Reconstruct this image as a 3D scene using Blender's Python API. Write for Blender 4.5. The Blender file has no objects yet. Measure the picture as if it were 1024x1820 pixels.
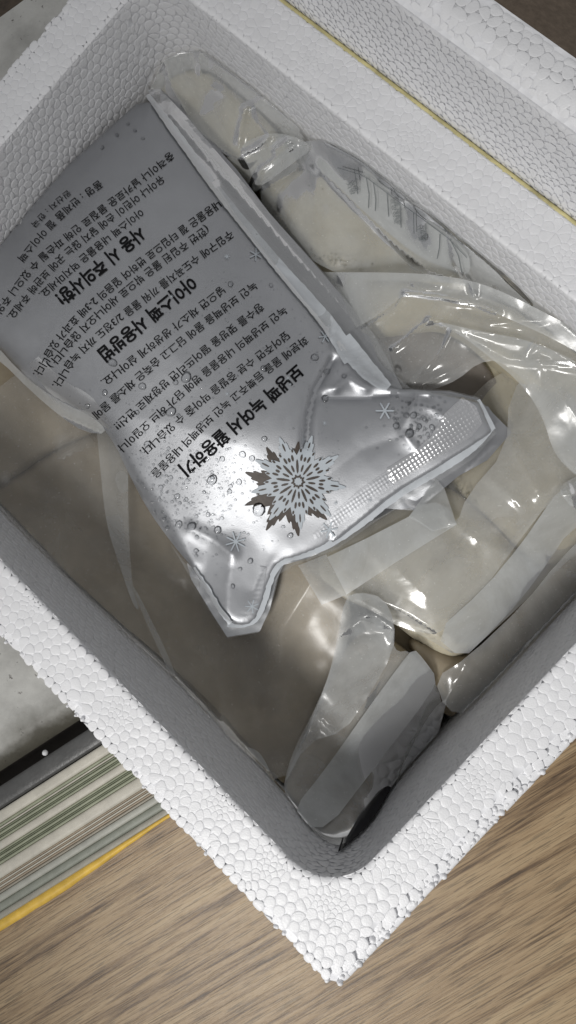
import bpy, math, random
import numpy as np
from mathutils import Vector, Matrix, kdtree
from mathutils.geometry import delaunay_2d_cdt

sc = bpy.context.scene
COL = sc.collection
rng = np.random.default_rng(7)
random.seed(7)

# ------------------------------------------------------------------ camera
CAMZ, H = 0.50, 0.20                     # camera height, height of the box rim
F = 1365.0                               # focal length in photo pixels (1024 x 1820)
RX, RY = 0.09263, 0.16032
R = np.array(Matrix.Rotation(RY, 3, 'Y') @ Matrix.Rotation(RX, 3, 'X'))
cam = bpy.data.cameras.new('camera')
cam.sensor_fit = 'VERTICAL'; cam.sensor_height = 36; cam.lens = 36 * F / 1820
cam.clip_start = 0.01; cam.clip_end = 20
camo = bpy.data.objects.new('camera', cam); COL.objects.link(camo)
camo.matrix_world = Matrix.Translation((0, 0, CAMZ)) @ Matrix(R.tolist()).to_4x4()
sc.camera = camo

# ------------------------------------------------------------------ light
w = bpy.data.worlds.new('World'); sc.world = w; w.use_nodes = True
bg = w.node_tree.nodes['Background']
bg.inputs[0].default_value = (0.97, 0.975, 0.99, 1); bg.inputs[1].default_value = 0.31
def lamp(name, loc, aim, size, power, col, cone):
    L = bpy.data.lights.new(name, 'SPOT'); L.shadow_soft_size = size; L.energy = power; L.color = col
    L.spot_size = math.radians(cone); L.spot_blend = 1.0
    o = bpy.data.objects.new(name, L); COL.objects.link(o); o.location = loc
    o.rotation_euler = (Vector(aim) - Vector(loc)).to_track_quat('-Z', 'Y').to_euler()
lamp('room_lamp', (-0.33, -0.72, 1.10), (0.045, -0.12, 0.12), 0.13, 40, (1.0, 0.982, 0.955), 48)
sc.view_settings.view_transform = 'Standard'; sc.view_settings.look = 'None'
sc.view_settings.exposure = 0; sc.view_settings.gamma = 1
sc.render.engine = 'CYCLES'
sc.cycles.max_bounces = 8; sc.cycles.transparent_max_bounces = 24; sc.cycles.diffuse_bounces = 4
sc.cycles.caustics_reflective = False; sc.cycles.caustics_refractive = False

# ------------------------------------------------------------------ helpers
def at(px, py, z):
    """points seen at photo pixel px, py and standing at height z"""
    px = np.asarray(px, float); py = np.asarray(py, float); z = np.asarray(z, float)
    d = np.stack([(px - 512) / F, -(py - 910) / F, -np.ones_like(px)], -1) @ R.T
    t = (z - CAMZ) / d[..., 2]
    return d * t[..., None] + np.array([0, 0, CAMZ])

def link(o, parent=None):
    COL.objects.link(o)
    if parent is not None: o.parent = parent
    return o
def mesh_obj(name, verts, faces, mat, parent=None, smooth=True):
    me = bpy.data.meshes.new(name)
    me.from_pydata([tuple(v) for v in np.asarray(verts).tolist()], [], [tuple(f) for f in faces])
    me.materials.append(mat)
    if smooth: me.polygons.foreach_set('use_smooth', [True] * len(me.polygons))
    me.update()
    return link(bpy.data.objects.new(name, me), parent)
def tag(o, label=None, cat=None, group=None, kind=None):
    if label: o['label'] = label
    if cat: o['category'] = cat
    if group: o['group'] = group
    if kind: o['kind'] = kind
    return o
def thing(name, loc, label, cat, group=None):
    o = bpy.data.objects.new(name, None); o.empty_display_size = 0.01
    link(o); o.location = loc
    return tag(o, label, cat, group)
def adopt(root):
    """children were built in world space: keep them there"""
    inv = Matrix.Translation(-Vector(root.location))
    for c in root.children: c.matrix_parent_inverse = inv

# ------------------------------------------------------------------ materials
class M:
    def __init__(s, name):
        s.m = bpy.data.materials.new(name); s.m.use_nodes = True; s.t = s.m.node_tree
        s.t.nodes.clear(); s.out = s.n('ShaderNodeOutputMaterial')
    def n(s, typ, **kw):
        x = s.t.nodes.new(typ)
        for k, v in kw.items():
            if hasattr(x, k) and k not in x.inputs: setattr(x, k, v)
            else: x.inputs[k].default_value = v
        return x
    def l(s, a, ao, b, bi): s.t.links.new(a.outputs[ao], b.inputs[bi])
    def coord(s):
        if not hasattr(s, 'tc'): s.tc = s.n('ShaderNodeTexCoord')
        return s.tc
    def noise(s, scale, detail=4, rough=0.55, vec=None, dist=0.0):
        x = s.n('ShaderNodeTexNoise', Scale=scale, Detail=detail, Roughness=rough, Distortion=dist)
        if vec is None: s.l(s.coord(), 'Object', x, 'Vector')
        else: s.l(vec, 0, x, 'Vector')
        return x
    def ramp(s, src, so, stops):
        r = s.n('ShaderNodeValToRGB'); e = r.color_ramp.elements
        while len(e) < len(stops): e.new(0.5)
        for k, (p, c) in enumerate(stops):
            e[k].position = p; e[k].color = (*c, 1) if len(c) == 3 else c
        s.l(src, so, r, 'Fac'); return r
    def bump(s, src, so, strength, dist=0.001, prev=None):
        b = s.n('ShaderNodeBump', Strength=strength, Distance=dist); s.l(src, so, b, 'Height')
        if prev: s.l(prev, 0, b, 'Normal')
        return b

def g(v): return (v, v, v)
def mat_foam(name='foam_white', col=(0.865, 0.868, 0.885)):
    s = M(name); p = s.n('ShaderNodeBsdfPrincipled', Roughness=0.38)
    p.inputs['Specular IOR Level'].default_value = 0.45
    a = s.noise(90, 3); r = s.ramp(a, 'Fac', [(0.3, tuple(c * 0.93 for c in col)), (0.7, col)])
    s.l(r, 0, p, 'Base Color')
    b1 = s.noise(1500, 3); b = s.bump(b1, 'Fac', 0.25, 0.0006); s.l(b, 0, p, 'Normal')
    p.inputs['Subsurface Weight'].default_value = 0.0
    p.inputs['Subsurface Radius'].default_value = (1, 1, 1); p.inputs['Subsurface Scale'].default_value = 0.0035
    s.l(p, 0, s.out, 0); return s.m
def mat_foam_outer():
    s = M('foam_outer'); p = s.n('ShaderNodeBsdfPrincipled', Roughness=0.5)
    p.inputs['Base Color'].default_value = (0.84, 0.845, 0.87, 1)
    v = s.n('ShaderNodeTexVoronoi', Scale=220); s.l(s.coord(), 'Object', v, 'Vector')
    b = s.bump(v, 'Distance', 0.5, 0.002); s.l(b, 0, p, 'Normal'); s.l(p, 0, s.out, 0); return s.m

def mat_film(name, alpha, tint, rough=0.10, gloss=1.0, wr=0.35, wscale=45, edge=0.5):
    """clear plastic: mostly transparent, a milky share, glossy on top"""
    s = M(name)
    tr = s.n('ShaderNodeBsdfTransparent')
    tr.inputs[0].default_value = (0.985, 0.985, 0.98, 1)
    df = s.n('ShaderNodeBsdfDiffuse'); df.inputs[0].default_value = (*tint, 1)
    tl = s.n('ShaderNodeBsdfTranslucent'); tl.inputs[0].default_value = (*tint, 1)
    dm = s.n('ShaderNodeMixShader'); dm.inputs[0].default_value = 0.2; s.l(df, 0, dm, 1); s.l(tl, 0, dm, 2)
    gl = s.n('ShaderNodeBsdfGlossy', Roughness=rough); gl.inputs[0].default_value = (1, 1, 1, 1)
    n1 = s.noise(wscale, 3, 0.5, dist=0.8); b = s.bump(n1, 'Fac', wr * .5, 0.003)
    n3 = s.noise(wscale * 9, 2); b = s.bump(n3, 'Fac', wr * 0.25, 0.0005, b)
    for x in (gl, df): s.l(b, 0, x, 'Normal')
    lw = s.n('ShaderNodeLayerWeight', Blend=0.35); s.l(b, 0, lw, 'Normal')
    n2 = s.noise(60, 4, 0.6)
    ma = s.n('ShaderNodeMath', operation='MULTIPLY_ADD'); s.l(lw, 'Facing', ma, 0)
    ma.inputs[1].default_value = edge; ma.inputs[2].default_value = alpha * 0.7
    mb = s.n('ShaderNodeMath', operation='MULTIPLY_ADD', use_clamp=True); s.l(n2, 'Fac', mb, 0)
    mb.inputs[1].default_value = alpha * 0.3; s.l(ma, 0, mb, 2)
    fog = s.ramp(s.noise(22, 5, 0.65, dist=0.6), 'Fac', [(0.35, g(0.0)), (0.75, g(min(1.0, alpha * 1.1)))])
    spk = s.ramp(s.noise(900, 2, 0.5), 'Fac', [(0.66, g(0.0)), (0.76, g(0.22))])
    mc = s.n('ShaderNodeMath', operation='ADD'); s.l(fog, 0, mc, 0); s.l(spk, 0, mc, 1)
    md = s.n('ShaderNodeMath', operation='ADD', use_clamp=True); s.l(mb, 0, md, 0); s.l(mc, 0, md, 1); mb = md
    m1 = s.n('ShaderNodeMixShader'); s.l(mb, 0, m1, 0); s.l(tr, 0, m1, 1); s.l(dm, 0, m1, 2)
    fr = s.n('ShaderNodeFresnel', IOR=1.5); s.l(b, 0, fr, 'Normal')
    fm = s.n('ShaderNodeMath', operation='MULTIPLY', use_clamp=True); s.l(fr, 0, fm, 0); fm.inputs[1].default_value = gloss
    m2 = s.n('ShaderNodeMixShader'); s.l(fm, 0, m2, 0); s.l(m1, 0, m2, 1); s.l(gl, 0, m2, 2)
    s.l(m2, 0, s.out, 0); return s.m

def mat_silver(name='silver_foil', col=(0.48, 0.49, 0.51), rough=0.47):
    s = M(name); p = s.n('ShaderNodeBsdfPrincipled', Metallic=0.92, Roughness=rough)
    a = s.noise(35, 5, 0.6)
    r = s.ramp(a, 'Fac', [(0.3, tuple(c * 0.94 for c in col)), (0.7, tuple(c * 1.04 for c in col))]); s.l(r, 0, p, 'Base Color')
    rr = s.ramp(s.noise(140, 5, 0.7), 'Fac', [(0.35, g(rough - 0.02)), (0.7, g(rough + 0.04))]); s.l(rr, 0, p, 'Roughness')
    b = s.bump(s.noise(28, 3), 'Fac', 0.05, 0.003)
    b = s.bump(s.noise(1900, 3, 0.7), 'Fac', 0.16, 0.0004, b)
    s.l(b, 0, p, 'Normal'); s.l(p, 0, s.out, 0); return s.m

def mat_plain(name, col, rough=0.6, spec=0.4, var=0.12, nscale=60, bumps=0.1, bscale=300, sss=0.0, metallic=0.0):
    s = M(name); p = s.n('ShaderNodeBsdfPrincipled', Roughness=rough, Metallic=metallic)
    p.inputs['Specular IOR Level'].default_value = spec
    r = s.ramp(s.noise(nscale, 5, 0.6), 'Fac', [(0.28, tuple(c * (1 - var) for c in col)), (0.72, tuple(min(1, c * (1 + var)) for c in col))])
    s.l(r, 0, p, 'Base Color')
    b = s.bump(s.noise(bscale, 4), 'Fac', bumps, 0.001); s.l(b, 0, p, 'Normal')
    if sss:
        p.inputs['Subsurface Weight'].default_value = sss; p.inputs['Subsurface Radius'].default_value = (1, .8, .6)
        p.inputs['Subsurface Scale'].default_value = 0.004
    s.l(p, 0, s.out, 0); return s.m

def mat_rice(name, c0, c1, c2):
    """rice cake behind damp plastic: soft cloudy patches"""
    s = M(name); p = s.n('ShaderNodeBsdfPrincipled', Roughness=0.6)
    p.inputs['Specular IOR Level'].default_value = 0.2
    r = s.ramp(s.noise(16, 4, 0.5, dist=0.5), 'Fac', [(0.25, c0), (0.5, c1), (0.78, c2)])
    r2 = s.ramp(s.noise(85, 6, 0.7), 'Fac', [(0.3, g(0.82)), (0.65, g(1.06))])
    mm = s.n('ShaderNodeMix', data_type='RGBA', blend_type='MULTIPLY'); mm.inputs[0].default_value = 0.8
    s.l(r, 0, mm, 6); s.l(r2, 0, mm, 7); s.l(mm, 2, p, 'Base Color')
    b = s.bump(s.noise(30, 3), 'Fac', 0.12, 0.004)
    b = s.bump(s.noise(500, 3), 'Fac', 0.06, 0.001, b); s.l(b, 0, p, 'Normal')
    p.inputs['Subsurface Weight'].default_value = 0.3; p.inputs['Subsurface Radius'].default_value = (1, .8, .6)
    p.inputs['Subsurface Scale'].default_value = 0.006
    s.l(p, 0, s.out, 0); return s.m

def mat_wood():
    s = M('laminate_wood'); p = s.n('ShaderNodeBsdfPrincipled', Roughness=0.42)
    mp = s.n('ShaderNodeMapping'); s.l(s.coord(), 'Object', mp, 'Vector'); mp.inputs['Scale'].default_value = (15, 430, 30)
    mp2 = s.n('ShaderNodeMapping'); s.l(s.coord(), 'Object', mp2, 'Vector'); mp2.inputs['Scale'].default_value = (4, 62, 8)
    fine = s.noise(1.0, 8, 0.72, mp, 0.5); broad = s.noise(1.0, 5, 0.55, mp2, 1.2)
    mx = s.n('ShaderNodeMix', data_type='FLOAT'); mx.inputs[0].default_value = 0.5
    s.l(fine, 'Fac', mx, 2); s.l(broad, 'Fac', mx, 3)
    r = s.ramp(mx, 0, [(0.40, (0.125, 0.076, 0.038)), (0.455, (0.26, 0.172, 0.09)), (0.50, (0.36, 0.25, 0.138)), (0.60, (0.45, 0.33, 0.19))])
    # long dark pores
    mp3 = s.n('ShaderNodeMapping'); s.l(s.coord(), 'Object', mp3, 'Vector'); mp3.inputs['Scale'].default_value = (38, 1150, 60)
    pore = s.noise(1.0, 3, 0.6, mp3); pr = s.ramp(pore, 'Fac', [(0.43, g(0.42)), (0.465, g(1.0))])
    mm = s.n('ShaderNodeMix', data_type='RGBA', blend_type='MULTIPLY'); mm.inputs[0].default_value = 0.75
    s.l(r, 0, mm, 6); s.l(pr, 0, mm, 7)
    # grey dusty wear
    wear = s.ramp(s.noise(5, 4, 0.6), 'Fac', [(0.45, g(0.0)), (0.75, g(0.6))])
    m2 = s.n('ShaderNodeMix', data_type='RGBA'); s.l(wear, 0, m2, 0); s.l(mm, 2, m2, 6); m2.inputs[7].default_value = (0.36, 0.315, 0.265, 1)
    m3 = s.n('ShaderNodeMix', data_type='RGBA'); m3.inputs[0].default_value = 0.12
    s.l(mm, 2, m3, 6); s.l(m2, 2, m3, 7)
    s.l(m3, 2, p, 'Base Color')
    b = s.bump(mx, 0, 0.35, 0.0012); b = s.bump(pore, 'Fac', 0.25, 0.0006, b); s.l(b, 0, p, 'Normal')
    s.l(p, 0, s.out, 0); return s.m

def mat_stone():
    s = M('worn_stone'); p = s.n('ShaderNodeBsdfPrincipled', Roughness=0.45)
    base = s.ramp(s.noise(22, 7, 0.65), 'Fac', [(0.3, (0.42, 0.415, 0.39)), (0.55, (0.62, 0.615, 0.58)), (0.8, (0.70, 0.695, 0.66))])
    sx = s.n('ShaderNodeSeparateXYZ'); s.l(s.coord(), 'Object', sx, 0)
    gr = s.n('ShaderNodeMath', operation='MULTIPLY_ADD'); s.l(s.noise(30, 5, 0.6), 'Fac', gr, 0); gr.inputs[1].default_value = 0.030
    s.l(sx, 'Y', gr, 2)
    edge_shade = s.ramp(gr, 0, [(max(0.0, EDGE_SHADE[0]), (0.20, 0.19, 0.16)), (EDGE_SHADE[1], g(1))])  # soft shade towards the groove, painted into the stone colour
    spots = s.ramp(s.noise(170, 3, 0.6), 'Fac', [(0.29, (0.2, 0.18, 0.17)), (0.35, g(1))])
    mm = s.n('ShaderNodeMix', data_type='RGBA', blend_type='MULTIPLY'); mm.inputs[0].default_value = 0.9
    s.l(base, 0, mm, 6); s.l(spots, 0, mm, 7)
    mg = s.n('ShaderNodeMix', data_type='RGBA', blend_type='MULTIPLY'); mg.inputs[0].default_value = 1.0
    s.l(mm, 2, mg, 6); s.l(edge_shade, 0, mg, 7); s.l(mg, 2, p, 'Base Color')
    b = s.bump(s.noise(260, 5, 0.7), 'Fac', 0.35, 0.0012); s.l(b, 0, p, 'Normal')
    s.l(p, 0, s.out, 0); return s.m

def mat_water():
    s = M('water_drop'); tr = s.n('ShaderNodeBsdfTransparent'); tr.inputs[0].default_value = (0.96, 0.965, 0.97, 1)
    gl = s.n('ShaderNodeBsdfGlossy', Roughness=0.03)
    rf = s.n('ShaderNodeBsdfGlass', Roughness=0.0, IOR=1.33)
    fr = s.n('ShaderNodeFresnel', IOR=1.5)
    m0 = s.n('ShaderNodeMixShader'); m0.inputs[0].default_value = 0.12; s.l(tr, 0, m0, 1); s.l(rf, 0, m0, 2)
    m1 = s.n('ShaderNodeMixShader'); s.l(fr, 0, m1, 0); s.l(m0, 0, m1, 1); s.l(gl, 0, m1, 2)
    s.l(m1, 0, s.out, 0); return s.m

MF = mat_foam(); MFO = mat_foam_outer()
MSIL = mat_silver(); MSILB = mat_silver('silver_back', (0.42, 0.425, 0.44), 0.42)
MCRIMP = mat_silver('silver_crimp', (0.78, 0.785, 0.80), 0.24)
MINK = mat_plain('black_ink', (0.010, 0.010, 0.011), 0.6, 0.05, 0.1)
MWHITEINK = mat_plain('pale_ink', (0.50, 0.545, 0.585), 0.5, 0.3, 0.05)
MBROWNINK = mat_plain('brown_ink', (0.075, 0.06, 0.05), 0.45, 0.3, 0.25, 400)
MBAND = mat_film('frosted_band', 0.72, (0.74, 0.78, 0.82), 0.35, 0.6, 0.10, 60, 0.1)
MFILM = mat_film('clear_film', 0.24, (0.78, 0.79, 0.78), 0.15, 0.9, 0.16)
MFILM2 = mat_film('milky_film', 0.27, (0.74, 0.76, 0.76), 0.17, 0.9, 0.14)
MFROST = mat_film('frosted_strip', 0.46, (0.68, 0.70, 0.70), 0.30, 0.8, 0.12, 30, 0.15)
MFILMD = mat_film('dull_film', 0.15, (0.78, 0.76, 0.71), 0.28, 0.6, 0.15)
MCLEAR = mat_film('clear_margin', 0.10, (0.7, 0.72, 0.74), 0.12, 1.2, 0.2)
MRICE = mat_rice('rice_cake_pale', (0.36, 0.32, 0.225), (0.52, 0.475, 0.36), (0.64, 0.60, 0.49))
MRICE2 = mat_rice('rice_cake_shaded', (0.14, 0.112, 0.075), (0.30, 0.252, 0.18), (0.47, 0.41, 0.31))  # darker copy of the rice colour, shade inside the box painted in
MWATER = mat_water()

# ------------------------------------------------------------------ box frame
BA = np.array([math.cos(2.39245), math.sin(2.39245)]); BB = np.array([BA[1], -BA[0]])
BO = np.array([-0.03169, -0.11937]); LA, LB, TH = 0.3201, 0.23106, 0.0236
def bx(u, v, z):
    u = np.asarray(u, float); v = np.asarray(v, float); z = np.broadcast_to(np.asarray(z, float), u.shape)
    xy = BO + u[..., None] * BA + v[..., None] * BB
    return np.concatenate([xy, z[..., None]], -1)
def to_box(x, y):
    d = np.stack([np.asarray(x) - BO[0], np.asarray(y) - BO[1]], -1)
    return d @ BA, d @ BB

def rrect_sdf(u, v, u0, u1, v0, v1, r):
    cu, cv = (u0 + u1) / 2, (v0 + v1) / 2
    qx = np.abs(u - cu) - (u1 - u0) / 2 + r; qy = np.abs(v - cv) - (v1 - v0) / 2 + r
    return np.hypot(np.maximum(qx, 0), np.maximum(qy, 0)) + np.minimum(np.maximum(qx, qy), 0) - r
def snap(u, v, rect, r, inside):
    """push points that lie on the wrong side of a rounded rectangle back on to its edge"""
    e = 1e-5
    for _ in range(3):
        d = rrect_sdf(u, v, *rect, r)
        gu = (rrect_sdf(u + e, v, *rect, r) - d) / e; gv = (rrect_sdf(u, v + e, *rect, r) - d) / e
        bad = d > 0 if inside else d < 0
        u = np.where(bad, u - gu * d, u); v = np.where(bad, v - gv * d, v)
    return u, v

def seeds(w0, w1, h0, h1, pitch, vents=(), jit=0.17, fine=0.5, small=0.04):
    pts = []; rows = int((h1 - h0) / (pitch * 0.866)) + 2
    for j in range(rows):
        for i in range(int((w1 - w0) / pitch) + 2):
            x = w0 + (i + (j % 2) * 0.5 - 0.5) * pitch + rng.normal(0, jit * 0.6) * pitch
            y = h0 + (j - 0.5) * pitch * 0.866 + rng.normal(0, jit * 0.6) * pitch
            if any((x - a) ** 2 + (y - b) ** 2 < r * r for a, b, r in vents): continue
            if rng.random() < 0.03: continue
            pts.append((x, y))
            if rng.random() < small: pts.append((x + 0.5 * pitch, y + 0.3 * pitch))
    for a, b, r in vents:
        n = int(math.pi * r * r / (pitch * fine) ** 2)
        for k in range(n):
            rr = r * math.sqrt((k + 0.5) / n); t = k * 2.39996
            pts.append((a + rr * math.cos(t) + rng.normal(0, 4.5e-4), b + rr * math.sin(t) + rng.normal(0, 4.5e-4)))
    return pts

def voronoi(pts, pitch):
    kd = kdtree.KDTree(len(pts))
    for i, p in enumerate(pts): kd.insert((p[0], p[1], 0), i)
    kd.balance(); out = []
    for i, (x, y) in enumerate(pts):
        s = pitch * 0.95
        poly = [(-s, -s), (s, -s), (s, s), (-s, s)]
        for co, j, d in kd.find_n((x, y, 0), 16):
            if j == i or d < 1e-7: continue
            if d * 0.5 > max(math.hypot(a, b) for a, b in poly): break
            nx, ny = (co[0] - x) / d, (co[1] - y) / d; lim = d * 0.5
            res = []; m = len(poly)
            for k in range(m):
                ax, ay = poly[k]; cx, cy = poly[(k + 1) % m]
                da = ax * nx + ay * ny - lim; dc = cx * nx + cy * ny - lim
                if da <= 0: res.append((ax, ay))
                if (da < 0) != (dc < 0):
                    t = da / (da - dc); res.append((ax + t * (cx - ax), ay + t * (cy - ay)))
            poly = res
            if len(poly) < 3: break
        if len(poly) >= 3: out.append((x, y, np.array(poly)))
    return out

def bead(x, y, poly, hi, skirt=False, gap=0.00010, shrink=1.0, domef=1.0):
    """one bead: rounded polygon, domed. returns (s, t, h) rows and faces"""
    nxt = np.roll(poly, -1, 0)
    if hi: pl = np.empty((len(poly) * 2, 2)); pl[0::2] = poly * .72 + nxt * .28; pl[1::2] = poly * .28 + nxt * .72
    else: pl = poly * .5 + nxt * .5; pl = pl if len(pl) < 4 else pl
    c = pl.mean(0); r = np.abs(pl - c).mean()
    dome = min(0.00010, r * 0.05) * rng.uniform(-0.3, 1.6) * domef; off = rng.normal(0, 0.00002) * domef
    tilt = rng.normal(0, 0.009, 2) * domef; n = len(pl)
    rows = []; K = 4 if skirt else 3
    for sc_, h in (((1.0, -0.0022),) if skirt else ()) + ((1.0 * shrink, -gap), (0.94 * shrink, -gap * 0.20), (0.80, dome * 0.45), (0.45, dome * 0.9)):
        q = (pl - c) * sc_; hh = h + off + q @ tilt
        rows.append(np.column_stack([q + c + (x, y), hh]))
    rows.append(np.array([[c[0] + x, c[1] + y, dome + off]]))
    V = np.concatenate(rows); Fc = []
    for k in range(K):
        for i in range(n):
            j = (i + 1) % n; Fc.append((k * n + i, k * n + j, (k + 1) * n + j, (k + 1) * n + i))
    for i in range(n): Fc.append((K * n + i, K * n + (i + 1) % n, (K + 1) * n))
    return V, Fc

def foam_cells(cells, mapf, keep, hi=True, heightf=None, skf=None, **kw):
    out = []
    for x, y, poly in cells:
        if not keep(x, y): continue
        V, Fc = bead(x, y, poly, hi, skirt=bool(skf and skf(x, y)), **kw)
        if heightf is not None: V[:, 2] += heightf(x, y)
        out.append((mapf(V), Fc))
    return out
def join(parts):
    Vs, Fs, o = [], [], 0
    for V, Fc in parts:
        Vs.append(V); Fs += [tuple(i + o for i in f) for f in Fc]; o += len(V)
    return np.concatenate(Vs), Fs

# ------------------------------------------------------------------ foam box
box = thing('foam_box', tuple(bx(LA / 2, LB / 2, 0.0)), 'open white polystyrene foam box holding the ice pack and food bags', 'foam box')
IR = (0, LA, 0, LB); OR_ = (-TH, LA + TH, -TH, LB + TH); RI, RO = 0.022, 0.007
def rloop(rect, r, nc=10):
    u0, u1, v0, v1 = rect; pts = []
    for cu, cv, a0 in ((u1 - r, v1 - r, 0), (u0 + r, v1 - r, 90), (u0 + r, v0 + r, 180), (u1 - r, v0 + r, 270)):
        for k in range(nc + 1):
            a = math.radians(a0 + 90 * k / nc); pts.append((cu + r * math.cos(a), cv + r * math.sin(a)))
    return np.array(pts)
def grow(rect, d): return (rect[0] - d, rect[1] + d, rect[2] - d, rect[3] + d)
lo = rloop(grow(OR_, -.0012), RO); li = rloop(grow(IR, .0005), RI)
ll = rloop((-TH + .0064, LA + TH - .0060, -TH + .0045, LB + TH - .0013), RO); l2 = rloop(grow(IR, .0028), RI + .0023); n = len(lo); DEEP = 0.030
V = np.concatenate([bx(lo[:, 0], lo[:, 1], 0.0005), bx(lo[:, 0], lo[:, 1], H - .0024), bx(ll[:, 0], ll[:, 1], H - .0022), bx(ll[:, 0], ll[:, 1], H - .00012), bx(l2[:, 0], l2[:, 1], H - .00012), bx(li[:, 0], li[:, 1], H - .0016), bx(li[:, 0], li[:, 1], DEEP)])
Fc = []
for k in range(6):
    for i in range(n):
        j = (i + 1) % n; Fc.append((k * n + i, (k + 1) * n + i, (k + 1) * n + j, k * n + j))
Fc.append(tuple(range(n))); Fc.append(tuple(range(7 * n - 1, 6 * n - 1, -1)))
mesh_obj('box_shell', V, Fc, MFO, box, smooth=False)

def worn(u, v):
    """broken outer edges: how far the surface has crumbled there"""
    h = 0.0
    dB = u + TH; dA = v + TH
    if dB < 0.0052 + 0.0012 * math.sin(v * 310) + 0.0008 * math.sin(v * 900): h -= 0.0012 + 0.0008 * rng.random()
    if dA < 0.0024 + 0.0016 * math.sin(u * 170) + 0.001 * math.sin(u * 610): h -= 0.0014 + 0.001 * rng.random()
    dD = LA + TH - u
    if dD < 0.003 + 0.003 * math.sin(v * 140): h -= 0.002 * rng.random()
    return h
def vent_px(px, py, r):
    p = at(px, py, H); u, v = to_box(p[0], p[1]); return (float(u), float(v), r)
vents = [vent_px(*q) for q in [(585, 1608, .0065), (852, 1390, .0065), (762, 1488, .0065), (700, 1550, .004), (210, 1265, .006), (395, 1430, .006), (480, 1535, .006),
                               (60, 1075, .005), (555, 105, .006), (735, 245, .006), (905, 385, .006), (1000, 460, .005), (640, 165, .004)]]
cells = voronoi(seeds(-TH - .003, LA + TH + .003, -TH - .003, LB + TH + .003, 0.0043, vents), 0.0043)
def rim_keep(x, y):
    return rrect_sdf(x, y, *IR, RI) > -0.0014 and rrect_sdf(x, y, *OR_, RO) < 0.0014
def rim_map(V):
    u, v = snap(V[:, 0], V[:, 1], grow(IR, .0002), RI, False)
    u, v = snap(u, v, OR_, RO, True)
    di = rrect_sdf(u, v, *IR, RI); do = -rrect_sdf(u, v, *OR_, RO)
    r = 0.0020; z = H + V[:, 2]
    for d in (di, do):
        t = np.clip(1 - d / r, 0, 1); z = z - r * (1 - np.sqrt(1 - t * t)) * 0.8
    return bx(u, v, z)
rim = foam_cells(cells, rim_map, rim_keep, True, worn, skf=lambda x, y: rrect_sdf(x, y, *OR_, RO) > -0.0115)
# crumbly small beads along the broken edge
def crumbs_row(u0, u1, v0, v1, nrow, rad, zlo, zhi):
    out = []
    for k in range(nrow):
        u = rng.uniform(u0, u1); v = rng.uniform(v0, v1); r = rad * rng.uniform(0.6, 1.3); z = H + rng.uniform(zlo, zhi)
        rows = []; m = 7
        for h, rr in ((-.6, .8), (0.0, 1.0), (.55, .8), (.9, .4)):
            a = np.arange(m) * 2 * math.pi / m + rng.random()
            rows.append(bx(u + r * rr * np.cos(a) * rng.uniform(.8, 1.2), v + r * rr * np.sin(a), z + h * r * np.ones(m)))
        rows.append(bx(np.array([u]), np.array([v]), np.array([z + r])))
        V = np.concatenate(rows); Fq = []
        for q in range(3):
            for i in range(m): Fq.append((q * m + i, q * m + (i + 1) % m, (q + 1) * m + (i + 1) % m, (q + 1) * m + i))
        for i in range(m): Fq.append((3 * m + i, 3 * m + (i + 1) % m, 4 * m))
        out.append((V, Fq))
    return out
broken = crumbs_row(-TH + .0008, -TH + .0046, -TH + .003, LB + TH, 200, .0011, -.0030, -.0016)
broken += crumbs_row(-TH, LA + TH, -TH, -TH + .0018, 60, .0009, -.0028, -.0012)
broken += crumbs_row(LA + TH - .003, LA + TH + .0012, -TH, LB * .6, 22, .0019, -.0025, 0)
V, Fc = join(broken); tag(mesh_obj('broken_edge', V, Fc, MF, box), kind='stuff')

camp = np.array([0, 0, CAMZ])
def proj(P):
    q = (np.asarray(P) - camp) @ R
    return 512 + F * q[..., 0] / -q[..., 2], 910 - F * q[..., 1] / -q[..., 2]
def visible(V):
    x, y = proj(V.mean(0)); return -15 < x < 1039 and -15 < y < 1835
def size_px(V):
    x, y = proj(V); return (x.max() - x.min()) * (y.max() - y.min())
vis = [(size_px(V), k) for k, (V, f) in enumerate(rim) if visible(V)]
vis.sort(reverse=True); single = set(k for s_, k in vis[:300])
for k in sorted(single): mesh_obj('foam_bead', rim[k][0], rim[k][1], MF, box)
V, Fc = join([p for k, p in enumerate(rim) if k not in single]); tag(mesh_obj('rim_beads', V, Fc, MF, box), kind='stuff')

# inner walls
per = rloop(IR, RI, 14); seg = np.roll(per, -1, 0) - per; sl = np.hypot(seg[:, 0], seg[:, 1]); cum = np.concatenate([[0], np.cumsum(sl)]); PERL = cum[-1]
nrm = np.column_stack([-seg[:, 1], seg[:, 0]]) / np.maximum(sl, 1e-9)[:, None]
def wall_map(V):
    s = np.mod(V[:, 0], PERL); u = np.interp(s, cum, np.append(per[:, 0], per[0, 0])); v = np.interp(s, cum, np.append(per[:, 1], per[0, 1]))
    e = 1e-5; d = rrect_sdf(u, v, *IR, RI)
    gu = (rrect_sdf(u + e, v, *IR, RI) - d) / e; gv = (rrect_sdf(u, v + e, *IR, RI) - d) / e
    t = V[:, 1]; h = V[:, 2] - 0.0003
    f = 0.002; q = np.clip(1 - t / f, 0, 1); back = f * (1 - np.sqrt(1 - q * q)) * .6
    return bx(u - gu * (h - back), v - gv * (h - back), H - np.maximum(t, 0.0006))
cells = voronoi(seeds(0, PERL, 0, 0.125, 0.0046, (), 0.26), 0.0046)
wall = foam_cells(cells, wall_map, lambda x, y: 0.0002 < y < 0.123 and 0 <= x < PERL, False, gap=0.00014, domef=0.7)
V, Fc = join(wall); tag(mesh_obj('wall_beads', V, Fc, MF, box), kind='stuff')
adopt(box)

# yellowed edge line along the far outer rim
def bxs(u, v, z): return bx(np.array(u), np.array(v), np.array(z))
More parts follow.
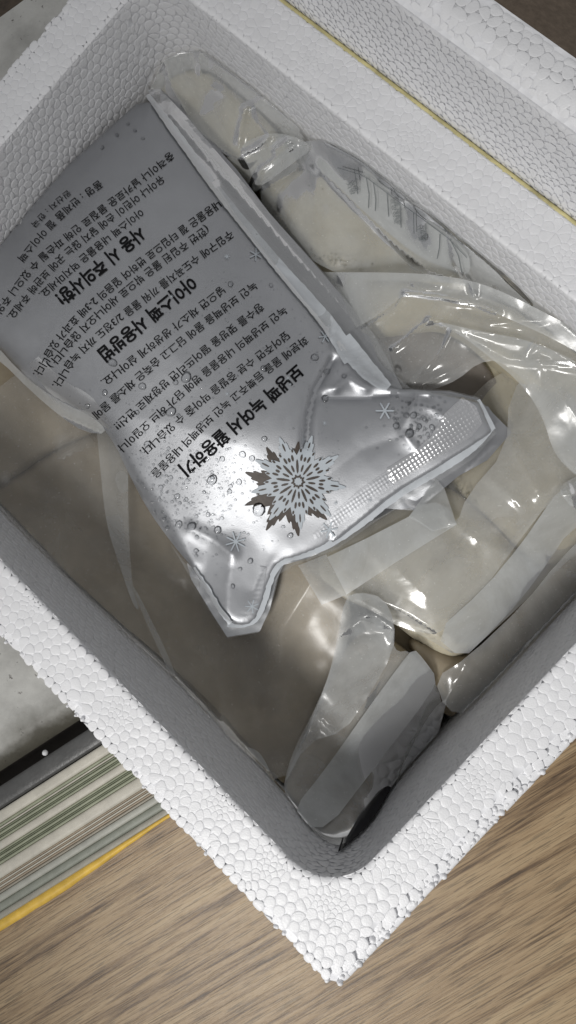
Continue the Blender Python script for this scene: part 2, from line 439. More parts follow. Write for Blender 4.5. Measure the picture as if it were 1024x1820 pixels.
# ------------------------------------------------------------------ foam lid standing behind
lid = thing('foam_cover', tuple(bx(LA / 2, LB + TH + .02, 0.0)), 'white foam lid standing on edge against the far side of the box', 'foam lid')
v0 = LB + TH + 0.0012
def solve_h(px, py, v):
    # height at which the plane v = const is seen at pixel
    lo_, hi_ = 0.0, 0.45
    for _ in range(50):
        m = (lo_ + hi_) / 2; p = at(px, py, m); _, vv = to_box(p[0], p[1])
        if vv > v: lo_ = m
        else: hi_ = m
    return (lo_ + hi_) / 2
h1 = solve_h(1020, 236, v0); h2 = solve_h(1020, 180, v0 + 0.006)
p = at(1020, 93, h2); _, v3 = to_box(p[0], p[1]); v3 = float(v3)
U0, U1 = -0.035, LA + 0.035
prof = [(v0 + .0004, 0.001), (v0 + .0004, h1), (v0 + .0064, h2 - .0005), (v3 - .0009, h2 - .0005), (v3 - .0009, 0.001)]
V = np.concatenate([bx(np.full(5, u), np.array([q[0] for q in prof]), np.array([q[1] for q in prof])) for u in (U0 + .001, U1 - .001)])
Fc = [(i, (i + 1) % 5, 5 + (i + 1) % 5, 5 + i) for i in range(5)] + [(4, 3, 2, 1, 0), (5, 6, 7, 8, 9)]
mesh_obj('lid_slab', V, Fc, MFO, lid, smooth=False)
# beads on the face, sloping step and top edge: one strip bent round the profile
pl = np.array([(v0, h1 - 0.10), (v0, h1), (v0 + .0060, h2), (v3, h2), (v3, h2 - 0.02)])
ps = np.concatenate([[0], np.cumsum(np.hypot(*(pl[1:] - pl[:-1]).T))])
def lid_map(V):
    t = np.clip(V[:, 1], 0, ps[-1]); e = 0.0028
    def P(t): return np.interp(t, ps, pl[:, 0]), np.interp(t, ps, pl[:, 1])
    a = P(np.clip(t - e, 0, ps[-1])); b = P(np.clip(t + e, 0, ps[-1])); m = P(t)
    c = [(a[k] + b[k]) * 0.25 + m[k] * 0.5 for k in (0, 1)]
    tv, tz = b[0] - a[0], b[1] - a[1]; L = np.hypot(tv, tz)
    nv, nz = -tz / L, tv / L
    return bx(V[:, 0], c[0] + nv * V[:, 2], c[1] + nz * V[:, 2])
cells = voronoi(seeds(U0, U1, 0, ps[2], 0.0040, (), 0.3), 0.0040)
face = foam_cells(cells, lid_map, lambda x, y: 0.002 < y < ps[2] - .0008 and U0 < x < U1, False, gap=0.000012, shrink=1.0, domef=0.2)
V, Fc = join(face); tag(mesh_obj('face_beads', V, Fc, MF, lid), kind='stuff')
lv = []
cells = voronoi(seeds(U0, U1, ps[2], ps[4], 0.0046, [(0.10, ps[2] + .009, .005), (0.20, ps[2] + .009, .005), (0.035, ps[2] + .01, .005)], 0.3), 0.0046)
top = foam_cells(cells, lid_map, lambda x, y: ps[2] - .0008 <= y < ps[4] - .001 and U0 < x < U1, True, lambda x, y: -0.0008 * rng.random() if y > ps[3] - .003 else 0)
V, Fc = join(top); tag(mesh_obj('edge_beads', V, Fc, MF, lid), kind='stuff')
adopt(lid)

# yellow glue line
MGLUE = mat_plain('yellow_residue', (0.58, 0.52, 0.26), 0.5, 0.4, 0.35, 90, 0.3, 400)
V, Fc = [], []
NS = 360
for i in range(NS):
    u = U0 + .02 + (LA + TH * 2) * i / NS - .005
    wv = 0.0003 + 0.0003 * abs(math.sin(i * .37)) + 0.0005 * rng.random() ** 3; dz = 0.0003 * rng.random()
    for k, (dv, z) in enumerate(((-wv * 1.3, H - .0009), (-wv * .5, H - .0002 + dz), (0.0006, H - .0002), (0.0011, H - .001))):
        V.append(bx(np.array([u]), np.array([LB + TH + dv]), np.array([z]))[0])
    if i:
        for k in range(3): Fc.append(((i - 1) * 4 + k, i * 4 + k, i * 4 + k + 1, (i - 1) * 4 + k + 1))
glue = mesh_obj('glue_line', V, Fc, MGLUE, box); glue['label'] = 'yellowed glue line along the far rim edge'
glue.matrix_parent_inverse = Matrix.Translation(-Vector(box.location))

# ------------------------------------------------------------------ sheets: surfaces given by outline and depth
def rbf(ctrl):
    """smooth depth (mm below the rim) through control points (px, py, depth)"""
    C = np.array(ctrl, float); X = C[:, :2] / 300; n = len(X)
    r = np.hypot(*(X[:, None] - X[None]).transpose(2, 0, 1))
    K = r * r * np.log(r + 1e-9) + np.eye(n) * 0.02; P = np.column_stack([np.ones(n), X])
    A = np.block([[K, P], [P.T, np.zeros((3, 3))]]); wts = np.linalg.lstsq(A, np.concatenate([C[:, 2], np.zeros(3)]), rcond=None)[0]
    def f(q):
        Y = np.asarray(q, float) / 300; rr = np.hypot(*(Y[:, None] - X[None]).transpose(2, 0, 1))
        return (rr * rr * np.log(rr + 1e-9)) @ wts[:n] + wts[n] + Y @ wts[n + 1:]
    return f
def seg_dist(q, poly, closed=True):
    P = np.asarray(poly, float); Q = np.roll(P, -1, 0) if closed else P[1:]; P = P if closed else P[:-1]
    best = np.full(len(q), 1e9)
    for a, b in zip(P, Q):
        d = b - a; t = np.clip(((q - a) @ d) / max(d @ d, 1e-9), 0, 1)
        best = np.minimum(best, np.hypot(*(q - a - t[:, None] * d).T))
    return best
def inside(q, poly):
    P = np.asarray(poly, float); x, y = q[:, 0], q[:, 1]; c = np.zeros(len(q), bool)
    for (x1, y1), (x2, y2) in zip(P, np.roll(P, -1, 0)):
        if y1 == y2: continue
        c ^= ((y1 > y) != (y2 > y)) & (x < (x2 - x1) * (y - y1) / (y2 - y1) + x1)
    return c
def resample(poly, sp, closed=True, rough=0.0):
    P = np.asarray(poly, float); Q = np.roll(P, -1, 0) if closed else P[1:]; P0 = P if closed else P[:-1]; out = []
    for a, b in zip(P0, Q):
        m = max(1, int(np.hypot(*(b - a)) / sp))
        for k in range(m): out.append(a + (b - a) * k / m + (rng.normal(0, rough, 2) if rough and k else 0))
    if not closed: out.append(P[-1])
    return np.array(out)
def smooth_poly(poly, it=2, closed=True):
    P = np.asarray(poly, float)
    for _ in range(it):
        Q = np.roll(P, -1, 0); o = np.empty((len(P) * 2, 2)); o[0::2] = .75 * P + .25 * Q; o[1::2] = .25 * P + .75 * Q
        P = o if closed else np.concatenate([P[:1], o[:-2][1:], P[-1:]])
    return P
def vnoise(q, scale, seed=0, octs=3):
    """smooth value noise in the sheet's plane"""
    tot = np.zeros(len(q)); amp = 1
    for o in range(octs):
        rg = np.random.default_rng(seed * 7 + o); T = rg.normal(0, 1, (64, 64))
        x = q[:, 0] / scale * 2 ** o + 1000.3; y = q[:, 1] / scale * 2 ** o + 1000.7
        xi, yi = np.floor(x).astype(int), np.floor(y).astype(int); fx, fy = x - xi, y - yi
        fx = fx * fx * (3 - 2 * fx); fy = fy * fy * (3 - 2 * fy)
        G = lambda a, b: T[a % 64, b % 64]
        tot += amp * ((G(xi, yi) * (1 - fx) + G(xi + 1, yi) * fx) * (1 - fy) + (G(xi, yi + 1) * (1 - fx) + G(xi + 1, yi + 1) * fx) * fy); amp *= .5
    return tot

def triangulate(outline, sp, extra=(), sp_out=None):
    O = resample(outline, sp_out or sp); xs = np.arange(O[:, 0].min(), O[:, 0].max(), sp); ys = np.arange(O[:, 1].min(), O[:, 1].max(), sp * .87)
    gx, gy = np.meshgrid(xs, ys); gx = gx + (np.arange(len(ys))[:, None] % 2) * sp * .5
    q = np.column_stack([gx.ravel(), gy.ravel()]); q = q[inside(q, O)]; q = q[seg_dist(q, O) > sp * .5]
    edges = [(i, (i + 1) % len(O)) for i in range(len(O))]; pts = [O]; off = len(O)
    for line in extra:
        L = resample(line, sp, False); L = L[inside(L, O)]; 
        if len(L) < 2: continue
        q = q[seg_dist(q, L, False) > sp * .4]; L = L[seg_dist(L, O) > sp * .3]
        if len(L) < 2: continue
        pts.append(L); edges += [(off + i, off + i + 1) for i in range(len(L) - 1) if np.hypot(*(L[i + 1] - L[i])) < sp * 3]; off += len(L)
    pts.append(q); A = np.concatenate(pts)
    r = delaunay_2d_cdt([Vector(p) for p in A.tolist()], edges, [list(range(len(O)))], 1, 1e-4)
    return np.array([tuple(v) for v in r[0]]), [tuple(f) for f in r[2]], len(O)

def sheet(name, outline, depth, mat, parent, sp=6, creases=(), noise=(), skirt=0, edge=0, lift=0.0, smooth=2, func=None, boxed=0.0009):
    """creases: (polyline, height mm, half width px); noise: (mm, scale px, seed); skirt: mm of side wall; edge: (px, mm) rounding"""
    O = smooth_poly(outline, smooth) if smooth else np.array(outline, float)
    q, Fc, nb = triangulate(O, sp, [c[0] for c in creases])
    d = depth(q) - lift
    for line, amp, wd in creases:
        t = np.clip(1 - seg_dist(q, line, False) / (wd * 1.25), 0, 1); d = d - amp * .55 * t ** 1.5
    for amp, scl, seed in noise: d = d + amp * .55 * vnoise(q, scl * 1.3, seed, 2)
    if edge:
        e = seg_dist(q, O); t = np.clip(1 - e / edge[0], 0, 1); d = d + edge[1] * (1 - np.sqrt(1 - t * t * .98))
    if func is not None: d = func(q, d)
    V = at(q[:, 0], q[:, 1], H - d / 1000)
    if boxed:
        u, v = to_box(V[:, 0], V[:, 1]); u, v = snap(u, v, grow(IR, -boxed), RI, True); V = bx(u, v, V[:, 2])
    if skirt:
        from collections import Counter
        cnt = Counter(); 
        for f in Fc:
            for a, b in zip(f, f[1:] + f[:1]): cnt[(min(a, b), max(a, b))] += 1
        m = {}; Vl = V.tolist(); extra = []
        for f in Fc:
            for a, b in zip(f, f[1:] + f[:1]):
                if cnt[(min(a, b), max(a, b))] == 1:
                    for i in (a, b):
                        if i not in m: m[i] = len(Vl); Vl.append([V[i][0], V[i][1], max(V[i][2] - skirt / 1000, DEEP + .001)])
                    extra.append((b, a, m[a], m[b]))
        V = np.array(Vl); Fc = Fc + extra
    return mesh_obj(name, V, Fc, mat, parent)

# ------------------------------------------------------------------ what lies in the box
BASE = rbf([(-60, 820, 46), (0, 900, 50), (215, 1110, 53), (345, 1300, 55), (500, 1400, 58), (590, 1500, 50), (560, 1010, 64), (250, 900, 58), (100, 750, 58), (400, 1180, 72),
            (800, 1000, 62), (1000, 880, 58), (1040, 1070, 84), (860, 1240, 84), (720, 1420, 94), (700, 1150, 70), (800, 620, 52), (1024, 640, 44),
            (600, 330, 46), (800, 450, 38), (400, 200, 54), (300, 110, 48), (150, 400, 58), (450, 600, 66)])

def bag(label, px, py, d, group='clear bags of rice cake packed in the box'):
    return thing('food_bag', tuple(at(px, py, H - d / 1000)), label, 'food bag', group)

# 1. big bag on the shaded left side
b = bag('large plump bag in the shade at the lower left, under the ice pack tip', 300, 1150, 110)
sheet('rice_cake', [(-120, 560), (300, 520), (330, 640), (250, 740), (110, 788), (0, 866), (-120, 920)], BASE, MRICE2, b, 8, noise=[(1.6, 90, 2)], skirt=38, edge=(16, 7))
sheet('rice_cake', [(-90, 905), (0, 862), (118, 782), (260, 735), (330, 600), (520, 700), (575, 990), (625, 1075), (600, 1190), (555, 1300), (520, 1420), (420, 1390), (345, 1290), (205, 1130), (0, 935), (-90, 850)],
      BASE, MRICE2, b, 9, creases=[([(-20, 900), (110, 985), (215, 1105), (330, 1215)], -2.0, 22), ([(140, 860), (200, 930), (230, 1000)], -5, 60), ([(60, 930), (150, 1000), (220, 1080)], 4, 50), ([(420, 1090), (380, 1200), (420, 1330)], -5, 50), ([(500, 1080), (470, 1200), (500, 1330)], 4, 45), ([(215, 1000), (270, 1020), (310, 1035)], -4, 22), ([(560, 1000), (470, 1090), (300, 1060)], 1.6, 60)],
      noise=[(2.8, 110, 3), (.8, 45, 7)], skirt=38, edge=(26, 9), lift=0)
sheet('film', [(-70, 745), (70, 630), (300, 560), (520, 760), (580, 985), (632, 1080), (606, 1190), (560, 1300), (505, 1400), (400, 1350), (345, 1275), (205, 1105), (10, 915), (-90, 830)],
      BASE, MFILMD, b, 8, creases=[([(228, 830), (229, 930), (236, 1045), (262, 1110), (302, 1190), (340, 1300)], 2.2, 12), ([(240, 1042), (300, 1120), (310, 1210)], 1.4, 10),
                                  ([(-10, 740), (90, 830), (160, 800)], 5, 40), ([(300, 1100), (380, 1190), (395, 1320)], 5, 26), ([(560, 1020), (500, 1120), (505, 1260)], 5, 30), ([(20, 860), (120, 900), (205, 1010)], 4, 26), ([(350, 1040), (430, 1150), (450, 1300)], 4, 20), ([(240, 1000), (360, 1035), (420, 1090)], 1.5, 18)],
      noise=[(2.0, 80, 5), (.4, 30, 6)], lift=4.5)
sheet('fold_band', [(168, 720), (222, 730), (228, 800), (228, 930), (235, 1045), (250, 1085), (238, 1080), (214, 1010), (188, 930), (178, 830)], BASE, MFILM2, b, 6, noise=[(.3, 50, 4)], lift=5.2)
sheet('fold_band', [(234, 1040), (240, 1044), (268, 1100), (300, 1165), (330, 1250), (350, 1305), (342, 1306), (318, 1240), (290, 1170), (258, 1104)], BASE, MFILM2, b, 4, noise=[(.3, 40, 9)], lift=5.6)
sheet('seam', [(395, 1330), (420, 1326), (455, 1330), (472, 1352), (490, 1395), (520, 1425), (480, 1410), (455, 1370)], BASE, MFILM2, b, 6, noise=[(.5, 30, 8)], lift=5.2)
adopt(b)

# 2. bag standing on end in the near corner
D2 = rbf([(600, 1060, 54), (700, 1110, 55), (620, 1200, 55), (560, 1290, 53), (505, 1400, 52), (555, 1485, 43), (603, 1530, 31), (645, 1490, 46), (672, 1445, 62), (716, 1395, 86), (772, 1318, 88), (800, 1240, 80), (740, 1160, 60), (650, 1300, 58)])
b = bag('bag standing on end in the near corner with a frosted seal strip', 620, 1380, 120)
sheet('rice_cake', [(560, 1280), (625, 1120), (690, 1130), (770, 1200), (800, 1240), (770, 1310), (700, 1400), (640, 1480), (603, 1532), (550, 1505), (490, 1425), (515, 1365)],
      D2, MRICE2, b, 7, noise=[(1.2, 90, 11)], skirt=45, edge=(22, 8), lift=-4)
sheet('film', [(612, 1062), (640, 1052), (680, 1060), (700, 1100), (698, 1160), (735, 1155), (792, 1240), (772, 1318), (712, 1392), (640, 1490), (602, 1530), (555, 1490), (500, 1420), (515, 1345), (560, 1262), (592, 1180)],
      D2, MFILM, b, 5, creases=[([(604, 1132), (640, 1100), (699, 1118)], 4.5, 22), ([(612, 1062), (600, 1140), (560, 1262), (505, 1400)], 1.6, 10), ([(699, 1100), (690, 1180), (640, 1260)], 2.0, 14),
                               ([(558, 1300), (566, 1268), (620, 1318)], 2.2, 14), ([(636, 1250), (634, 1232), (655, 1236)], 1.2, 10)],
      noise=[(1.4, 40, 12)], lift=1)
sheet('gloss_fold', [(612, 1062), (640, 1052), (682, 1062), (702, 1105), (700, 1160), (650, 1245), (612, 1300), (545, 1320), (500, 1405), (530, 1330), (562, 1262), (592, 1180), (604, 1130)],
      D2, MFILM2, b, 4, creases=[([(602, 1130), (640, 1096), (668, 1092), (699, 1118)], 6.5, 22), ([(605, 1133), (650, 1128), (698, 1120)], -1.6, 14), ([(545, 1318), (560, 1270), (590, 1300), (625, 1316)], 2.6, 12), ([(700, 1105), (690, 1190), (640, 1262)], 1.8, 10), ([(640, 1056), (655, 1090)], 1.5, 12), ([(628, 1300), (640, 1240), (656, 1232)], 1.6, 9)],
      noise=[(1.0, 36, 13)], lift=2.4, smooth=1)
sheet('seal_strip', [(735, 1152), (752, 1170), (778, 1206), (762, 1238), (700, 1320), (650, 1385), (585, 1470), (540, 1470), (520, 1440), (580, 1365), (650, 1265), (712, 1180)],
      D2, MFROST, b, 6, noise=[(.5, 70, 14)], lift=3.6, smooth=1)
sheet('seam', [(796, 1238), (790, 1262), (775, 1320), (722, 1392), (705, 1385), (735, 1320), (768, 1262)], D2, MFILM2, b, 5, noise=[(.4, 30, 15)], lift=2.4)
adopt(b)

# 3. pale flat slabs lit by the lamp on the right
b = bag('pale flat bag right of the snowflake with a wide frosted band across it', 860, 1050, 100)
D3 = rbf([(560, 1000, 62), (700, 1000, 58), (800, 900, 56), (900, 800, 54), (1024, 800, 52), (1024, 900, 54), (800, 1170, 70), (900, 1090, 68), (690, 1120, 66), (1024, 1070, 86), (860, 1240, 92), (950, 960, 58), (780, 640, 70), (880, 600, 62), (1040, 600, 52)])
sheet('rice_cake', [(520, 980), (640, 940), (760, 860), (806, 868), (860, 915), (925, 985), (948, 1010), (900, 1090), (830, 1165), (790, 1178), (735, 1135), (690, 1100), (610, 1062), (545, 1040)],
      D3, MRICE, b, 7, noise=[(1.0, 110, 21)], skirt=35, edge=(30, 9))
sheet('rice_cake', [(800, 845), (760, 740), (780, 620), (900, 560), (1060, 560), (1060, 1010), (1000, 1000), (948, 1002), (885, 935), (812, 872)],
      D3, MRICE, b, 7, noise=[(1.0, 110, 22)], skirt=35, edge=(28, 9))
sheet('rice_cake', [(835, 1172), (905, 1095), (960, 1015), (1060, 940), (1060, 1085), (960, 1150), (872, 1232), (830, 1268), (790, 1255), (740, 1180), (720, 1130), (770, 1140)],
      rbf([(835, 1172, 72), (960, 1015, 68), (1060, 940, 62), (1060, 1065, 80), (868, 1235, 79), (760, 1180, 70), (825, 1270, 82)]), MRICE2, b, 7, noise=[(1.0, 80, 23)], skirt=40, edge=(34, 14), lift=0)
D3b = rbf([(835, 1172, 69), (960, 1015, 65), (1060, 940, 58), (1060, 1060, 74), (868, 1240, 74), (790, 1262, 78)])
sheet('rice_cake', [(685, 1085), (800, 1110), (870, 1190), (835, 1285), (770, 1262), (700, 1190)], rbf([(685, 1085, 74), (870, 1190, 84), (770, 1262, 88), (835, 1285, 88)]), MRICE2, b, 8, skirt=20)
sheet('film', [(520, 985), (640, 940), (760, 870), (830, 700), (930, 640), (1060, 690), (1060, 950), (1000, 1005), (900, 1100), (820, 1172), (770, 1140), (690, 1100), (610, 1060)],
      D3, MFILMD, b, 6, creases=[([(690, 1098), (770, 1128), (820, 1168), (780, 1128)], 1.6, 14), ([(700, 860), (850, 930), (930, 985)], -1.2, 20), ([(905, 1040), (880, 960), (930, 900), (900, 840)], 1.6, 30),
                               ([(960, 830), (1000, 800), (1040, 810)], 2, 18), ([(870, 690), (900, 780), (960, 870)], 2.4, 14), ([(830, 760), (900, 820), (905, 900)], 1.8, 12), ([(640, 960), (720, 1040), (700, 1080)], 1.5, 20), ([(980, 720), (990, 800)], 2, 14)], noise=[(1.4, 70, 24), (.3, 30, 23)], lift=4.6)
sheet('film', [(600, 1055), (616, 1057), (700, 1002), (812, 932), (830, 880), (900, 800), (905, 700), (960, 640), (1060, 660), (1060, 860), (985, 880), (905, 985), (862, 1045), (790, 1130), (720, 1120), (660, 1085)],
      D3, MFILM, b, 5, creases=[([(812, 932), (850, 960), (905, 985)], 2.6, 16), ([(905, 720), (915, 800), (960, 880)], 3.0, 18), ([(940, 660), (985, 760), (990, 860)], 3.4, 22), ([(640, 1050), (720, 1085), (790, 1128)], 3.0, 14), ([(870, 850), (930, 900)], 2.2, 14), ([(1000, 690), (1040, 800)], 3, 16), ([(700, 1005), (760, 1060)], 1.4, 18)],
      noise=[(1.0, 60, 29)], lift=6.0, smooth=1)
sheet('frosted_band', [(770, 1128), (862, 1045), (928, 965), (962, 915), (992, 872), (1040, 846), (1060, 850), (1060, 920), (1010, 945), (977, 995), (927, 1065), (868, 1128), (822, 1172)],
      D3, MFROST, b, 6, creases=[([(820, 1172), (800, 1130), (880, 1060)], 1.4, 26), ([(985, 990), (940, 960)], 1.5, 16)], noise=[(.6, 80, 25)], lift=6.2, smooth=1)
sheet('gloss_corner', [(990, 872), (1010, 852), (1060, 835), (1060, 920), (1020, 905)], D3, MFILM2, b, 4, creases=[([(985, 880), (1018, 880), (1060, 870)], 3.5, 16), ([(1005, 850), (1020, 905)], 2.5, 12)], noise=[(.8, 20, 26)], lift=7.5, smooth=1)
sheet('side_film', [(830, 1170), (935, 1070), (990, 1000), (1060, 930), (1060, 1070), (960, 1150), (870, 1238), (832, 1270), (792, 1262), (772, 1205)],
      D3b, MFILM, b, 6, creases=[([(820, 1175), (870, 1215), (850, 1260)], 1.6, 12), ([(980, 1000), (1060, 1030)], 2.5, 20), ([(792, 1260), (812, 1215), (830, 1178)], 2, 12)], noise=[(1.4, 45, 27)], lift=3, smooth=1)
sheet('frosted_flap', [(582, 990), (655, 955), (727, 918), (745, 898), (775, 893), (797, 903), (812, 932), (700, 1002), (616, 1057)], D3, MFROST, b, 4,
      creases=[([(727, 918), (775, 905), (812, 932)], 1.2, 10)], noise=[(.3, 60, 28)], lift=7.0, smooth=0)
sheet('flap_edge', [(530, 1005), (580, 985), (616, 1057), (572, 1075)], D3, MFILM2, b, 5, lift=6.2, smooth=0)
sheet('flap_edge', [(727, 918), (775, 850), (790, 868), (812, 932), (770, 945)], D3, MFILM2, b, 4, creases=[([(790, 905), (797, 930), (808, 930)], 2.5, 9)], lift=8.0, smooth=0)
adopt(b)

# 4. bag with the printed label against the far wall
b = bag('upright bag against the far wall with a faint printed table on it', 650, 330, 90)
D4 = rbf([(470, 330, 60), (560, 255, 38), (620, 270, 26), (720, 340, 24), (830, 430, 24), (900, 500, 30), (840, 490, 34), (700, 440, 46), (560, 480, 58), (620, 380, 44), (1000, 560, 30)])
sheet('rice_cake', [(455, 320), (540, 300), (600, 305), (660, 340), (720, 395), (790, 455), (850, 520), (760, 540), (600, 540), (530, 450), (470, 380)], D4, MRICE, b, 7,
      creases=[([(545, 350), (600, 390), (585, 420)], 1.5, 30)], noise=[(1, 80, 31)], skirt=40, edge=(24, 8), lift=-3)
sheet('label_backing', [(545, 258), (600, 262), (650, 296), (720, 350), (790, 408), (832, 440), (838, 492), (800, 480), (740, 455), (680, 405), (640, 370), (590, 318), (545, 290)],
      D4, mat_plain('label_paper', (0.50, 0.51, 0.505), 0.5, 0.4, 0.12, 60, 0.1, 200), b, 6, noise=[(.5, 50, 32)], lift=1.0)
sheet('film', [(455, 330), (505, 262), (560, 246), (620, 262), (720, 335), (830, 425), (960, 520), (940, 560), (830, 505), (760, 500), (640, 500), (560, 470), (480, 400)], D4, MFILM2, b, 5,
      creases=[([(560, 290), (620, 350), (700, 430), (762, 478), (800, 492)], 2.6, 12), ([(545, 262), (566, 310), (562, 340), (558, 395)], 0.8, 14), ([(800, 420), (812, 470), (860, 520)], 1.6, 14), ([(460, 345), (530, 300)], 1.4, 12)],
      noise=[(1.0, 40, 33)], lift=4)
MPRINT = mat_plain('faded_print', (0.16, 0.175, 0.18), 0.6, 0.2, 0.2, 300)
def on(depth, lift): return lambda px, py: at(px, py, H - (depth(np.column_stack([np.ravel(px), np.ravel(py)])).reshape(np.shape(px)) - lift) / 1000)
def ribbon(name, line, wpx, surf, mat, parent, sp=4):
    L = resample(line, sp, False); T = np.gradient(L, axis=0); T /= np.hypot(*T.T)[:, None]; N = np.column_stack([-T[:, 1], T[:, 0]]) * wpx / 2
    A = np.concatenate([L - N, L + N]); V = surf(A[:, 0], A[:, 1]); m = len(L)
    return mesh_obj(name, V, [(i, i + 1, m + i + 1, m + i) for i in range(m - 1)], mat, parent)
S4 = on(D4, 5.6)
for line in ([(600, 298), (640, 310), (655, 318), (700, 352), (752, 390), (795, 422), (830, 458)], [(630, 300), (634, 330), (636, 345)], [(651, 315), (656, 345), (655, 370)], [(664, 325), (668, 355), (667, 375)],
             [(688, 342), (691, 385)], [(711, 362), (713, 405)], [(735, 378), (736, 415)], [(757, 397), (757, 425)], [(782, 416), (781, 440), (777, 460)], [(800, 425), (815, 455), (822, 490)]):
    ribbon('table_line', line, 1.3, S4, MPRINT, b)

# 5. crumpled bag at the far corner
b = bag('crumpled glossy bag end in the far corner behind the ice pack', 420, 200, 100)
D5 = rbf([(300, 110, 44), (350, 90, 40), (480, 190, 38), (520, 250, 40), (400, 250, 50), (300, 180, 52), (450, 330, 60), (560, 270, 42), (260, 150, 50)])
sheet('rice_cake', [(262, 150), (300, 120), (370, 118), (430, 170), (490, 230), (540, 300), (500, 350), (430, 330), (350, 260), (290, 200)], D5, MRICE, b, 7, noise=[(1.5, 60, 41)], skirt=40, edge=(20, 8), lift=-6)
sheet('film', [(258, 155), (290, 98), (345, 80), (400, 92), (450, 140), (510, 200), (545, 250), (530, 285), (470, 330), (450, 345), (400, 300), (355, 258), (320, 200), (300, 175)], D5, MFILM2, b, 4,
      creases=[([(290, 98), (310, 160), (345, 225), (400, 268), (440, 285)], 3.0, 16), ([(435, 195), (428, 230), (424, 255)], 3.4, 11), ([(435, 195), (470, 175)], 2.6, 10), ([(435, 280), (465, 262), (478, 245)], 3.6, 9),
               ([(440, 290), (500, 255), (520, 250)], 3.0, 9), ([(355, 90), (358, 150), (330, 130)], 2.0, 14), ([(360, 150), (410, 170), (435, 195)], -2.2, 18), ([(450, 330), (470, 290), (510, 265)], 2.2, 9),
               ([(440, 200), (470, 240), (490, 250)], -2.0, 16)],
      noise=[(.9, 40, 42)], lift=2)
sheet('fold', [(420, 262), (470, 235), (520, 240), (560, 262), (520, 290), (455, 340), (445, 300)], D5, MFILM2, b, 3.5,
      creases=[([(425, 275), (455, 262), (476, 246)], 3.4, 8), ([(490, 268), (512, 250)], 2.6, 8), ([(450, 335), (465, 300), (520, 262)], 2.2, 8)], noise=[(.8, 26, 43)], lift=6)
adopt(b)

# 6. loose film sweeping across the right side
b = bag('loose clear bag mouth with sharp folds sweeping across the right side', 850, 650, 90)
D6 = rbf([(500, 470, 64), (575, 484, 58), (660, 484, 42), (760, 486, 31), (1024, 580, 26), (1060, 700, 34), (900, 700, 42), (700, 680, 54), (800, 690, 50), (1024, 850, 44), (800, 580, 38), (600, 570, 62), (620, 620, 62)])
sheet('rice_cake', [(600, 500), (760, 500), (900, 540), (1060, 620), (1060, 760), (930, 700), (850, 620), (800, 580), (700, 600), (640, 620)], D6, MRICE, b, 8, noise=[(1.4, 70, 51)], skirt=30, edge=(26, 8), lift=-9)
sheet('dark_food', [(520, 540), (590, 540), (700, 560), (800, 600), (870, 650), (900, 720), (860, 790), (760, 780), (640, 800), (560, 760), (520, 640)], rbf([(590, 560, 66), (900, 720, 62), (760, 760, 64), (800, 600, 60)]),
      mat_rice('rice_cake_brown', (0.14, 0.12, 0.10), (0.24, 0.215, 0.19), (0.36, 0.33, 0.29)), b, 8, noise=[(1.5, 60, 52)], skirt=20)

sheet('film', [(500, 478), (575, 484), (690, 484), (765, 487), (850, 500), (940, 540), (1060, 605), (1060, 840), (1020, 850), (985, 790), (960, 720), (930, 670), (868, 630), (796, 690), (700, 700), (620, 660), (540, 560)],
      D6, MFILM, b, 4, creases=[([(720, 520), (790, 528), (850, 542), (885, 556)], 3.6, 9), ([(700, 620), (765, 568)], 3.2, 10), ([(765, 568), (850, 590), (950, 606), (1060, 665)], 2.6, 12),
                               ([(805, 586), (790, 620), (735, 680)], 2.8, 9), ([(815, 590), (900, 636), (935, 640), (1060, 640)], 2.2, 12), ([(720, 522), (705, 550), (640, 590)], 2.0, 10), ([(735, 690), (800, 660), (868, 628)], 1.8, 9),
                               ([(935, 630), (950, 610)], 2.4, 8), ([(840, 510), (842, 530)], 2, 10), ([(870, 575), (980, 568)], 1.8, 10)],
      noise=[(1.2, 45, 53)], lift=1.5)
sheet('film_fold', [(480, 478), (575, 484), (690, 484), (765, 487), (850, 500), (940, 540), (1060, 605), (1060, 645), (980, 600), (885, 558), (850, 543), (720, 520), (690, 548), (640, 580), (590, 600), (510, 540)],
      D6, MFILM2, b, 4, creases=[([(720, 520), (790, 528), (850, 542), (885, 556)], 3.0, 7), ([(735, 505), (750, 515), (775, 508)], 2, 9), ([(835, 500), (845, 525)], 2, 8)], noise=[(.5, 40, 54)], lift=3.5)
sheet('film_fold', [(765, 568), (850, 588), (950, 606), (1060, 660), (1060, 860), (1030, 850), (985, 810), (965, 740), (930, 685), (875, 638), (815, 592)],
      D6, MFILM2, b, 5, creases=[([(765, 568), (850, 590), (950, 606), (1060, 665)], 2.2, 9), ([(815, 590), (900, 636), (1060, 660)], 2.2, 10), ([(935, 630), (952, 608)], 2.6, 7), ([(935, 690), (960, 650), (1040, 760)], 1.8, 20)], noise=[(.7, 60, 55)], lift=4.5)
adopt(b)
